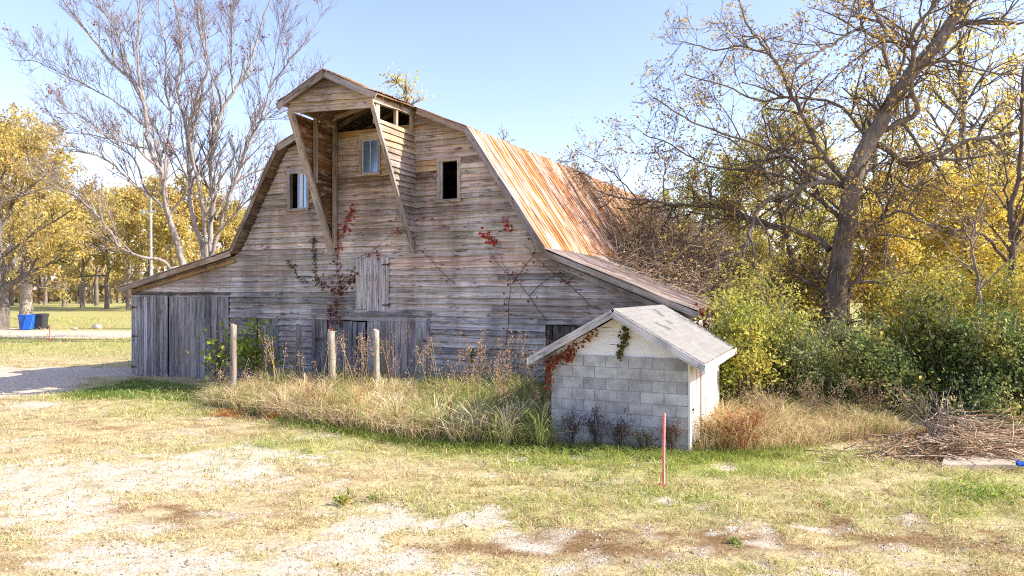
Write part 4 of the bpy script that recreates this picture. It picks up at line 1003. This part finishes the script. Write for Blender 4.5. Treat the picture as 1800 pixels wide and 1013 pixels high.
# ------------------------------------------------------------------ shrubs of the hedge
DK = [(.06, .085, .028), (.12, .175, .045), (.23, .28, .08), (.13, .18, .05), (.30, .30, .08), (.52, .46, .12)]
YG = [(.24, .26, .05), (.34, .38, .06), (.52, .52, .09), (.40, .36, .07), (.60, .52, .10)]
GG = [(.14, .16, .06), (.19, .22, .085), (.30, .33, .15), (.22, .26, .07), (.42, .40, .13)]
HB = 'leafy shrubs of the hedge right of the shed'
def shrub(px, pyb, D, top, W, pal, n, size, label, name='hedge_shrub', group=HB, mat='gloss_leaf', fill=.6, twig=(.12, .1, .08)):
    g = gD(px, D); H = H_(top, D); root = thing(name, label, 'shrub', tuple(g), group)
    n = int(n*.72); twig = (.26, .215, .165) if group == HB else twig
    T = MB(); tips = []; ns = int(10+W*7)
    for i in range(ns):
        a = R.uniform(0, 6.28); rr = R.uniform(0, .35)*W; b = g+np.array([math.cos(a)*rr*.5, math.sin(a)*rr*.5, -.05]); e = g+np.array([math.cos(a)*rr*1.3, math.sin(a)*rr*1.1, H*R.uniform(.65, 1.22)])
        mid = (b+e)/2+R.normal(0, .12, 3); P, r = limb(T, [b, mid, e], .022, .006, twig, .02, 3)
        grow(T, P, r, 0, dict(n=[3.2], len=[.75], ang=[.8], up=[.15], t0=[.2], rmin=.005, wig=.2, bend=.05), tips, [twig, twig])
    T.build('stems', M['bark'], root, True, tuple(g))
    # clumped foliage
    nc = int(34*W); C0 = []
    for i in range(nc):
        v = unit(R.normal(size=3)); v[2] = abs(v[2])*1.0 if R.random() < .75 else v[2]; q_ = R.uniform(.45, 1.0)*(.62+.75*fbm(np.array([v[0]*2.2+px]), np.array([v[2]*2.2+v[1]+px]), 2)[0])
        C0.append(g+np.array([v[0]*W*.62*q_, v[1]*W*.5*q_, H*.40+v[2]*H*.66*q_]))
    C0 = np.array(C0+tips[::2]); k = R.integers(0, len(C0), n); P = C0[k]+R.normal(0, .125, (n, 3))*np.array([1, 1, .85])
    P = P[P[:, 2] > .03]; nn = len(P)
    cl = R.random(len(C0))[k][:nn] if len(k) >= nn else R.random(nn)
    big_ = fbm(P[:, 0]*1.9+9, P[:, 1]*1.9+P[:, 2]*2.1+9, 3); hz_ = np.clip(P[:, 2]/H, 0, 1)
    f = np.argsort(np.argsort(big_*1.0+R.normal(0, .06, nn)))/nn; pa = np.array(pal); x = np.clip(f*(len(pa)-1), 0, len(pa)-1.001); i = x.astype(int); t = (x-i)[:, None]
    c = (pa[i]*(1-t)+pa[i+1]*t)*(1+R.normal(0, .22, (nn, 1)))
    m = MB(); leaves(m, P, size*R.uniform(.55, 1.45, nn), np.clip(c, .006, .8), .15, .6); m.build('foliage', M[mat], root); return root
shrub(1290, 770, 14.8, 556, 1.6, YG, 7500, .085, 'bright yellow green shrub against the barn eave beside the shed', fill=.7)
shrub(1345, 770, 15.6, 562, 1.8, YG, 6500, .08, 'yellow green shrub with tan lower leaves, second from the shed')
shrub(1408, 740, 15.0, 600, 1.6, GG, 7500, .075, 'dull grey green shrub below the low arching limb')
shrub(1475, 740, 16.2, 598, 2.0, GG, 8500, .075, 'grey green shrub in front of the leaning trunk base')
shrub(1540, 740, 14.4, 628, 1.5, DK, 8500, .08, 'dark green shrub directly right of the leaning trunk base')
shrub(1620, 730, 15.2, 552, 2.2, [(.05, .07, .015), (.12, .14, .03), (.26, .26, .04), (.10, .12, .025), (.34, .30, .05)], 9000, .085, 'mixed olive and dark green shrub behind the brush pile')
shrub(1695, 740, 14.6, 606, 2.1, DK, 9500, .085, 'glossy dark green shrub right behind the brush pile crest')
shrub(1765, 760, 14.0, 588, 2.1, DK, 9500, .085, 'glossy dark shrub below the thin dark trunk')
shrub(1835, 770, 13.4, 640, 1.7, DK, 7000, .085, 'dark shrub cut by the right picture edge')
shrub(1650, 700, 19, 500, 3.0, OLIVE, 9000, .10, 'tall olive shrub behind the hedge with yellow top')
shrub(1575, 700, 24, 470, 3.0, YG, 8000, .10, 'tall yellow green shrub filling the gap right of the leaning trunk')
shrub(1395, 700, 24, 470, 3.0, OLIVE, 8000, .10, 'tall olive shrub behind the hedge left of the leaning trunk')
shrub(1770, 700, 18.5, 500, 3.0, OLIVE, 8000, .10, 'tall olive shrub behind the thin dark trunk')
shrub(1320, 700, 19, 500, 2.6, OLIVE, 6000, .09, 'tall brown olive shrub at the far barn corner')
shrub(1730, 790, 12.9, 720, 1.4, DK, 3500, .07, 'low dark bush at the right end of the brush pile')
# leafy sapling beside the brown post
shrub(443, 690, 18.7, 594, .85, [(.16, .22, .03), (.30, .38, .05), (.42, .50, .08), (.26, .36, .05)], 900, .13, 'bright green leafy sapling beside the brown fence post', 'sapling', None, 'leaf')
shrub(386, 650, 18.3, 592, .5, [(.30, .36, .05), (.42, .46, .08)], 260, .12, 'sparse yellow green sapling in front of the left barn door', 'sapling', None, 'leaf')

# ------------------------------------------------------------------ vines
def vine(label, lines, plane, pal, n, size, stem=(.10, .07, .06), name='creeper', sw=.007, spread=.07, mat='leaf', w=None):
    T = MB(); L = MB(); allp = []
    for ln in lines:
        P = catmull([plane(x, y) for x, y in ln], 5); P[:, :] += R.normal(0, .012, P.shape)*np.array([1, .2, 1])
        T.tube(P, np.linspace(sw, sw*.5, len(P)), stem, 4); allp.append(P)
    root = thing(name, label, 'vine', tuple(allp[0][0]))
    T.build('stem', M['bark'], root, True)
    if n:
        wts = np.array([len(p) for p in allp], float) if w is None else np.array(w, float); wts /= wts.sum()
        P = np.concatenate([p[np.minimum((R.random(int(n*q_)+1)**.8*(len(p)-1)).astype(int), len(p)-1)] for p, q_ in zip(allp, wts)])
        P = P+R.normal(0, spread, P.shape)*np.array([1, .25, 1])
        pl = plane(900, 500); k = R.integers(0, len(pal), len(P)); c = np.array(pal)[k]*(1+R.normal(0, .22, (len(P), 1)))
        L.n = 0; leaves(L, P, size, np.clip(c, .01, .9), .9, .8, flat=(0, -1, .25)); L.build('leaves', M[mat], root)
wall = lambda x, y: onY(x, y, -.075)
RED = [(.50, .03, .015), (.62, .06, .02), (.40, .02, .015)]; DRED = [(.14, .025, .022), (.20, .04, .03), (.10, .03, .025)]; VG = [(.13, .19, .03), (.20, .24, .05)]
vine('scarlet creeper climbing the siding beside the left hood brace', [[(592, 470), (594, 430), (590, 395), (588, 365)], [(598, 420), (606, 400), (615, 380), (622, 358)], [(592, 440), (585, 430), (578, 425)]], wall, RED, 150, .07, w=[.8, 1.5, .2])
vine('dark red dying creeper left of the loft hatch above the doors', [[(592, 460), (596, 500), (592, 540), (575, 548)], [(594, 505), (612, 495), (628, 478)], [(600, 520), (590, 510), (560, 490)], [(590, 545), (600, 575)]], wall, DRED, 260, .075, spread=.10)
vine('upright creeper stem with green tip left of the scarlet creeper', [[(556, 502), (554, 470), (553, 440), (552, 412)]], wall, [(.16, .05, .03), (.12, .10, .03), (.14, .16, .03)], 75, .07, spread=.045)
vine('small green and dark red creeper arcing on the siding at far left', [[(540, 496), (525, 488), (515, 470), (502, 456)]], wall, [(.12, .05, .03), (.14, .14, .03)], 55, .065, spread=.045)
vine('faint red creeper threads across the boards over the hatch', [[(628, 455), (655, 440), (690, 410), (700, 405)], [(640, 452), (660, 445), (672, 450)], [(700, 408), (735, 385), (760, 385)]], wall, RED, 30, .07)
vine('red leaf cluster on the right boards below the open window', [[(872, 428), (862, 421), (852, 414), (846, 410)], [(893, 402), (894, 396), (890, 389), (882, 386)]], wall, RED, 75, .075, w=[1, .6], spread=.05)
vine('dry brown vine stems slanting across the right siding', [[(960, 565), (930, 520), (905, 490), (880, 470), (860, 440)], [(930, 520), (950, 500), (985, 480), (1010, 500)], [(890, 640), (893, 560), (897, 500), (880, 450)], [(900, 500), (920, 470), (940, 440), (925, 405)], [(1040, 540), (1000, 500), (960, 470), (920, 430)], [(800, 500), (770, 470), (740, 440)]], wall, [(.22, .05, .03), (.17, .13, .05), (.3, .05, .03)], 70, .065, sw=.009)
vine('small olive leaf tuft on the lower siding right of the doors', [[(830, 640), (829, 628), (831, 618)]], wall, [(.16, .15, .03), (.12, .13, .03)], 16, .08, spread=.04)
shedp = lambda x, y: onY(x, y, -3.925)
vine('red creeper along the left eave and corner of the block shed', [[(966, 655), (968, 635), (985, 625), (1005, 612), (1030, 595), (1046, 582)], [(962, 690), (966, 650), (975, 628)], [(1010, 612), (1000, 625), (995, 632)]], lambda x, y: onY(x, y, -4.0), [(.35, .06, .02), (.42, .12, .03), (.30, .03, .02), (.22, .10, .03)], 230, .062, spread=.04, w=[1, .6, .5])
vine('green creeper hanging down the white gable of the shed', [[(1100, 573), (1097, 590), (1092, 608), (1085, 630)], [(1102, 576), (1096, 600), (1088, 622)]], shedp, [(.08, .13, .02), (.12, .18, .03), (.20, .10, .03)], 170, .055, spread=.025)
vine('rusty orange creeper under the right end of the lean-to eave', [[(1222, 560), (1232, 575), (1240, 590)], [(1245, 555), (1238, 575), (1246, 600)], [(1215, 552), (1235, 550), (1252, 548)]], lambda x, y: onY(x, y, -.15), [(.35, .10, .03), (.42, .18, .05), (.30, .04, .02)], 150, .075, spread=.09)
# bare vine tangle over the back of the lean-to roof
T = MB(); L = MB(); root = thing('vine_tangle', 'tangle of bare brown vines heaped over the back of the right roof', 'vines', (6.5, 9, 3))
P_l = []
RXZ = ([2.9, 4.9, 8.34, 9.0], [6.75, 3.60, 2.21, 1.2])
for i in range(7600):
    y = R.uniform(3.0, 16.8); f = (y-3.0)/13.8; x = R.uniform(5.5-2.6*f, 9.0); zr = np.interp(x, *RXZ)
    hmax = (.15+2.3*f)*np.clip((x-2.9)/2.2, .12, 1)
    if R.random() > .18+.9*f: continue
    p = np.array([x, y, zr+.03+R.uniform(0, 1)**1.5*hmax]); d = unit(R.normal(size=3)*np.array([1, 1, .7])); q_ = [p]; L_ = R.uniform(.5, 1.9)
    for k in range(5): d = unit(d+R.normal(0, .35, 3)+np.array([0, 0, -.08])); q_.append(q_[-1]+d*L_/5)
    q_ = np.array(q_); q_[:, 2] = np.maximum(q_[:, 2], np.interp(q_[:, 0], *RXZ)+.04)
    T.tube(q_, np.linspace(.017, .007, 6), jcol((.25, .19, .14), .3)); P_l += [q_[3], q_[5]]
P_l = np.array(P_l); P_l = np.repeat(P_l, 2, 0)+R.normal(0, .14, (len(P_l)*2, 3))
P_l[:, 2] = np.maximum(P_l[:, 2], np.interp(P_l[:, 0], *RXZ)+.03)
T.build('stems', M['bark'], root, True)
leaves(L, P_l, .075, jcols((.38, .27, .12), len(P_l), .4, .12)); L.build('dry_leaves', M['leaf'], root)

# ------------------------------------------------------------------ weeds, tall grass, brush
def poly_scatter(poly, n):
    W_ = np.array([onG(x, y)[:2] for x, y in poly]); lo_, hi_ = W_.min(0), W_.max(0); P = R.uniform(lo_, hi_, (n, 2)); ins = np.zeros(n, bool)
    j = len(W_)-1
    for i in range(len(W_)):
        a, b = W_[i], W_[j]; c = ((a[1] > P[:, 1]) != (b[1] > P[:, 1])) & (P[:, 0] < (b[0]-a[0])*(P[:, 1]-a[1])/(b[1]-a[1]+1e-12)+a[0]); ins ^= c; j = i
    P = P[ins]; return np.concatenate([P, np.zeros((len(P), 1))], 1)
def ok(P): return P[~in_barn(P) & ~in_shed(P)]
# straw band in front of the barn
m = MB()
P = ok(poly_scatter([(350, 712), (420, 728), (500, 742), (700, 774), (860, 790), (975, 792), (975, 700), (820, 690), (600, 686), (450, 682), (365, 690)], 30000))
px, py, d = topix(P[:, 0], P[:, 1]); n = len(P)
edge = fbm(P[:, 0]*1.6, P[:, 1]*1.6+9, 3); hgt = (.30+.55*edge)*np.interp(px, [350, 430, 520, 700, 860, 970], [.6, 1.0, 1.45, 1.2, 1.15, 1.0])
h = hgt*R.uniform(.55, 1.2, n); lean = R.normal(0, 1, (n, 2))*(h*.75)[:, None]
gr = np.clip(np.interp(px, [350, 430, 700, 820, 900, 980], [.45, .25, .12, .35, .75, .9])+(edge-.5)*.9, 0, 1)
cols = np.where((R.random(n) < gr)[:, None], jcols((.36, .38, .11), n, .25, .08), jcols((.84, .66, .40), n, .2, .06)); pk = (R.random(n) < .25)[:, None]; cols = np.where(pk & (cols[:, :1] > .4), jcols((.72, .50, .35), n, .2, .06), cols)
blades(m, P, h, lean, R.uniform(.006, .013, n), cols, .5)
tag(m.build('tall_dry_grass', M['grass']), 'tall straw coloured grass in a band before the barn', 'grass', kind='stuff')
m = MB()
Cn = ok(poly_scatter([(365, 714), (430, 728), (510, 742), (700, 772), (860, 788), (972, 790), (975, 715), (860, 700), (600, 692), (450, 688), (370, 694)], 520)); nC = len(Cn); nb = 46
pxc, pyc, _ = topix(Cn[:, 0], Cn[:, 1]); Hc = R.uniform(.55, 1.25, nC)*np.interp(pxc, [350, 430, 520, 640, 760, 900, 975], [.55, .85, 1.15, 1.1, .95, 1.25, 1.0])
P = np.repeat(Cn, nb, 0); a = R.uniform(0, 6.283, len(P)); rr = np.abs(R.normal(0, 1, len(P))); P = P+np.stack([np.cos(a)*rr*.05, np.sin(a)*rr*.05, 0*a], 1)
h = np.repeat(Hc, nb)*R.uniform(.5, 1.1, len(P)); lean = np.stack([np.cos(a), np.sin(a)], 1)*(h*np.clip(rr*.45, .05, 1.1))[:, None]
pc_ = np.where(R.random((nC, 1)) < np.interp(pxc, [350, 700, 850, 975], [.34, .32, .6, .78])[:, None], jcols((.38, .40, .13), nC, .2, .06), np.where(R.random((nC, 1)) < .42, jcols((.56, .37, .21), nC, .2, .05), jcols((.84, .68, .42), nC, .15, .05)))
cols = np.repeat(pc_, nb, 0)*(1+R.normal(0, .18, (len(P), 1)))
blades(m, P, h, lean, R.uniform(.007, .016, len(P)), np.clip(cols, .02, .95), .5)
for i in range(120):
    k = R.integers(nC); p = Cn[k]+R.normal(0, .08, 3)*np.array([1, 1, 0]); H = Hc[k]*R.uniform(1.0, 1.5); dx = R.normal(0, .22, 2); e = p+np.array([dx[0], dx[1], H]); mid = (p+e)/2+np.array([-dx[0]*.2, 0, .06])
    Q = catmull([p, mid, e], 3); m.tube(Q, np.linspace(.006, .003, len(Q)), jcol((.55, .40, .22)), 3); nl = 16; t = R.random(nl)
    leaves(m, e[None]+np.stack([R.normal(0, .035, nl), R.normal(0, .035, nl), (t-.8)*.28], 1), .045, jcols((.60, .42, .25), nl, .25), -.5, .3)
tag(m.build('grass_clumps', M['grass']), 'scruffy clumps of dead tan and rusty grass with seed stalks before the barn', 'grass', kind='stuff')
# tall green weeds with arching blades and plumes near the wall and the shed
m = MB()
A = ok(poly_scatter([(780, 780), (970, 790), (975, 700), (900, 690), (780, 690), (740, 730)], 2600)); B = ok(poly_scatter([(590, 730), (760, 730), (760, 688), (590, 684)], 800)); C4 = ok(poly_scatter([(480, 725), (600, 735), (600, 680), (470, 680)], 350))
P = np.concatenate([A, B, C4]); n = len(P); px, py, d = topix(P[:, 0], P[:, 1])
h = R.uniform(.5, 1.15, n)*np.interp(px, [480, 600, 700, 840, 960], [.8, 1.0, 1.0, 1.25, 1.0]); lean = R.normal(0, 1, (n, 2))*(h*.42)[:, None]
blades(m, P, h, lean, R.uniform(.012, .026, n), jcols((.31, .36, .10), n, .3, .1), .42)
for i in range(85):
    p = P[R.integers(n)]; H = R.uniform(.9, 1.65); dx = R.normal(0, .15, 2); e = p+np.array([dx[0], dx[1], H]); mid = (p+e)/2+np.array([-dx[0]*.2, 0, .05])
    Q = catmull([p, mid, e], 4); m.tube(Q, np.linspace(.006, .003, len(Q)), jcol((.45, .36, .17)), 3)
    nl = 34; t = R.random(nl)**.8; S_ = e[None]+np.stack([R.normal(0, .07, nl)*(1.2-t), R.normal(0, .07, nl)*(1.2-t), (t-.75)*.36], 1)
    leaves(m, S_, .05, jcols((.52, .34, .23), nl, .2), -.6, .28)
tag(m.build('tall_weeds', M['grass']), 'tall green arching weeds with pinkish seed plumes by the barn wall', 'weeds', kind='stuff')
# right of the shed and along the foot of the hedge
m = MB()
A = ok(poly_scatter([(1232, 800), (1290, 800), (1420, 788), (1540, 770), (1640, 770), (1640, 742), (1480, 712), (1330, 705), (1262, 715)], 26000)); n = len(A); px, py, d = topix(A[:, 0], A[:, 1])
e_ = fbm(A[:, 0]*1.8+3, A[:, 1]*1.8, 3); h = (.1+.92*e_)*np.interp(px, [1230, 1300, 1400, 1520, 1640], [1.05, 1.4, 1.2, 1.0, .7])*R.uniform(.5, 1.2, n)
cols = np.where((R.random(n) < np.clip(.28+(e_-.5), .05, .8))[:, None], jcols((.30, .31, .08), n, .25, .08), jcols((.74, .57, .33), n, .22, .06)); rd = ((px > 1255) & (px < 1345) & (py > 755) & (R.random(n) < .4))[:, None]; cols = np.where(rd, jcols((.45, .23, .10), n, .2), cols)
blades(m, A, h, R.normal(0, 1, (n, 2))*(h*.6)[:, None], R.uniform(.005, .011, n), cols, .45)
tag(m.build('rank_grass', M['grass']), 'rank tan grass right of the shed along the hedge foot', 'grass', kind='stuff')
# foreground green fringe under the tall grass and the shed
m = MB()
A = ok(poly_scatter([(480, 745), (700, 782), (870, 800), (1100, 812), (1230, 815), (1420, 800), (1420, 790), (1220, 790), (960, 785), (700, 765), (500, 735)], 15000)); n = len(A)
h = R.uniform(.08, .24, n); blades(m, A, h, R.normal(0, 1, (n, 2))*(h*.6)[:, None], R.uniform(.006, .012, n), jcols((.24, .31, .06), n, .25, .08), .4)
A = ok(poly_scatter([(105, 700), (240, 668), (420, 690), (420, 712), (240, 705)], 9000)); n = len(A); h = R.uniform(.06, .2, n); blades(m, A, h, R.normal(0, 1, (n, 2))*(h*.6)[:, None], R.uniform(.008, .014, n), jcols((.15, .23, .045), n, .25, .08), .4)
tag(m.build('green_fringe', M['grass']), 'green grass fringe at the foot of barn and shed', 'grass', kind='stuff')
# dead twiggy weeds in front of the shed
def twiggy(px, py, h, W, col, label, leafcol, n=260, name='dead_weed', cat='weed', lsz=.035):
    g = onG(px, py); g[2] = 0; root = thing(name, label, cat, tuple(g)); T = MB(); tips = []
    for i in range(9):
        a = R.uniform(0, 6.28); e = g+np.array([math.cos(a)*W*R.uniform(.1, .5), math.sin(a)*W*R.uniform(.05, .3), h*R.uniform(.7, 1.0)])
        P, r = limb(T, [g+np.array([math.cos(a)*.03, math.sin(a)*.03, -.03]), (g+e)/2+R.normal(0, .03, 3), e], .008, .004, col, .01, 3)
        grow(T, P, r, 0, dict(n=[12, 14], len=[.26, .12], ang=[.7, .7], up=[.25, .2], t0=[.25, .2], rmin=.0028, wig=.2, bend=.05, cap=14), tips, [col, col, col])
    T.build('stems', M['bark'], root, True, tuple(g))
    tp = np.array(tips); tp = tp[R.integers(0, len(tp), n)]+R.normal(0, .02, (n, 3)); m = MB(); leaves(m, tp, lsz, jcols(leafcol, n, .3)); m.build('seed_heads', M['leaf'], root)
twiggy(1003, 790, .62, .55, (.10, .075, .07), 'dark purple brown dead weed at the left of the shed wall', (.12, .085, .085))
twiggy(1050, 791, .64, .6, (.09, .07, .07), 'dark dead weed in the middle of the shed wall', (.11, .08, .085))
twiggy(1092, 793, .48, .45, (.10, .08, .07), 'smaller dark dead weed right of the middle one at the shed', (.13, .09, .08))
twiggy(1132, 797, .26, .35, (.10, .09, .06), 'lowest dark weed clump at the shed foot', (.12, .11, .06))
twiggy(1180, 797, .46, .45, (.20, .12, .08), 'rusty brown dead weed at the right corner of the shed', (.26, .15, .08))
twiggy(1248, 790, .5, .5, (.3, .19, .1), 'tan dead weed in front of the shed plank wall', (.36, .24, .12))
twiggy(1305, 798, .7, .9, (.34, .17, .08), 'reddish brown feathery weed right of the shed', (.42, .2, .09), 900)
twiggy(1352, 770, 1.05, 1.0, (.36, .27, .18), 'tan twiggy brush standing against the yellow green shrub', (.5, .36, .2), 500)
twiggy(1445, 752, .95, 1.1, (.34, .26, .18), 'grey tan twiggy brush before the grey green shrub', (.46, .34, .2), 380)
twiggy(1525, 748, .9, 1.0, (.36, .26, .17), 'thin brown brush before the dark shrub left of the brush pile', (.48, .32, .18), 380)
twiggy(1600, 752, .85, .9, (.38, .28, .18), 'pale brown brush at the left end of the brush pile', (.5, .36, .22), 320)
twiggy(385, 698, .75, .7, (.34, .28, .2), 'grey straggly dead weed left of the brown post', (.4, .33, .22), 200)
twiggy(870, 700, 1.25, .5, (.33, .24, .16), 'tall dead plume weed standing against the siding', (.55, .36, .25), 500, lsz=.05)
def herb(px, py, r, hh, pal, n, size, label, name='low_plant', cat='plant'):
    g = onG(px, py); P = np.array([g[0], g[1], 0])+np.stack([R.normal(0, r, n), R.normal(0, r*.7, n), np.abs(R.normal(0, hh, n))+.01], 1)
    m = MB(); leaves(m, P, size, np.array(pal)[R.integers(0, len(pal), n)]*(1+R.normal(0, .2, (n, 1))), -.5, .45)
    for i in range(8):
        k = P[R.integers(n)]; m.tube([(g[0], g[1], -.01), (k+np.array([g[0], g[1], 0]))/2, k], [.004, .003, .002], (.2, .2, .06), 3)
    tag(m.build(name, M['leaf'], None, False, (g[0], g[1], 0)), label, cat)
herb(605, 888, .07, .05, [(.14, .24, .03), (.22, .32, .05), (.6, .4, .05)], 60, .07, 'lone green leafy plant on the bare gravel foreground')
herb(400, 732, .22, 0.05, [(.62, .24, .06), (.55, .30, .09), (.5, .2, .06)], 230, .06, 'orange leaf patch at the foot of the brown post')
herb(478, 738, .12, .08, [(.6, .22, .05), (.5, .3, .08)], 110, .06, 'small orange leaf patch at the left edge of the straw grass')
herb(815, 752, .14, .12, [(.62, .40, .05), (.55, .3, .05)], 120, .06, 'yellow leaved plant amid the straw grass near the shed')
herb(925, 775, .08, .12, [(.62, .66, .6), (.3, .36, .2)], 110, .04, 'white flowered weed left of the shed corner')
herb(1722, 872, .22, .06, [(.22, .32, .05), (.3, .38, .07)], 260, .07, 'broad green plant low in the right foreground grass')
herb(660, 880, .06, .03, [(.2, .26, .05), (.4, .34, .12)], 40, .05, 'tiny green plant right of the lone leafy one')
herb(1290, 960, .06, .04, [(.18, .26, .05), (.26, .34, .06)], 50, .05, 'tiny green weed tuft in the right bare foreground')
# brush pile
g = onG(1700, 790); root = thing('brush_pile', 'heap of cut grey brown branches and twigs before the dark hedge', 'brush pile', (g[0], g[1], 0))
T = MB()
for i in range(1250):
    px = R.normal(1700, 95); py = R.uniform(758, 815); p = onG(px, py); q0 = (p[0]-g[0])/1.0
    top = (.07+.40*math.exp(-((px-1665)/45)**2)+.22*math.exp(-((px-1740)/60)**2))*R.random()**1.4
    a = R.normal(.1, .7); L_ = R.uniform(.25, 1.1); d = np.array([math.cos(a), math.sin(a), R.normal(-.12, .2)]); s = p+np.array([0, 0, top+.02]); q_ = [s]
    for k in range(4): d = unit(d+R.normal(0, .16, 3)); q_.append(q_[-1]+d*L_/4)
    q_ = np.array(q_); q_[:, 2] = np.maximum(q_[:, 2], .01); T.tube(q_, np.linspace(R.uniform(.005, .015), .003, 5), jcol((.33, .225, .14) if R.random() < .6 else (.48, .38, .27), .3))
for i in range(34):
    s = onG(1660+R.normal(0, 16), 785, 0)+np.array([0, 0, .15]); e = s+np.array([R.normal(-.25, .3), R.normal(.1, .2), R.uniform(.4, .85)]); mid = (s+e)/2+R.normal(0, .08, 3); T.tube(catmull([s, mid, e], 3), np.linspace(.011, .004, 7), jcol((.42, .34, .28), .2))
T.build('branches', M['bark'], root, True)
m = MB(); n = 2600; P = np.array([onG(R.normal(1700, 85), R.uniform(768, 814)) for _ in range(n)]); P[:, 2] = R.random(n)**2*.2
leaves(m, P, .06, jcols((.40, .25, .13), n, .3, .08)); m.build('dead_leaves', M['leaf'], root)
# leaf litter
m = MB(); P, px, py = scatter_px(1500, -200, 2000, 680, 1050); k = ~in_barn(P) & ~in_shed(P); P = P[k]; P[:, 2] = gz(P[:, 0], P[:, 1])+.012
leaves(m, P, .035, jcols((.33, .2, .1), len(P), .35, .1), 0, .7, flat=(0, 0, 1)); tag(m.build('fallen_leaves', M['leaf']), 'brown fallen leaves scattered over the yard', 'leaves', kind='stuff')
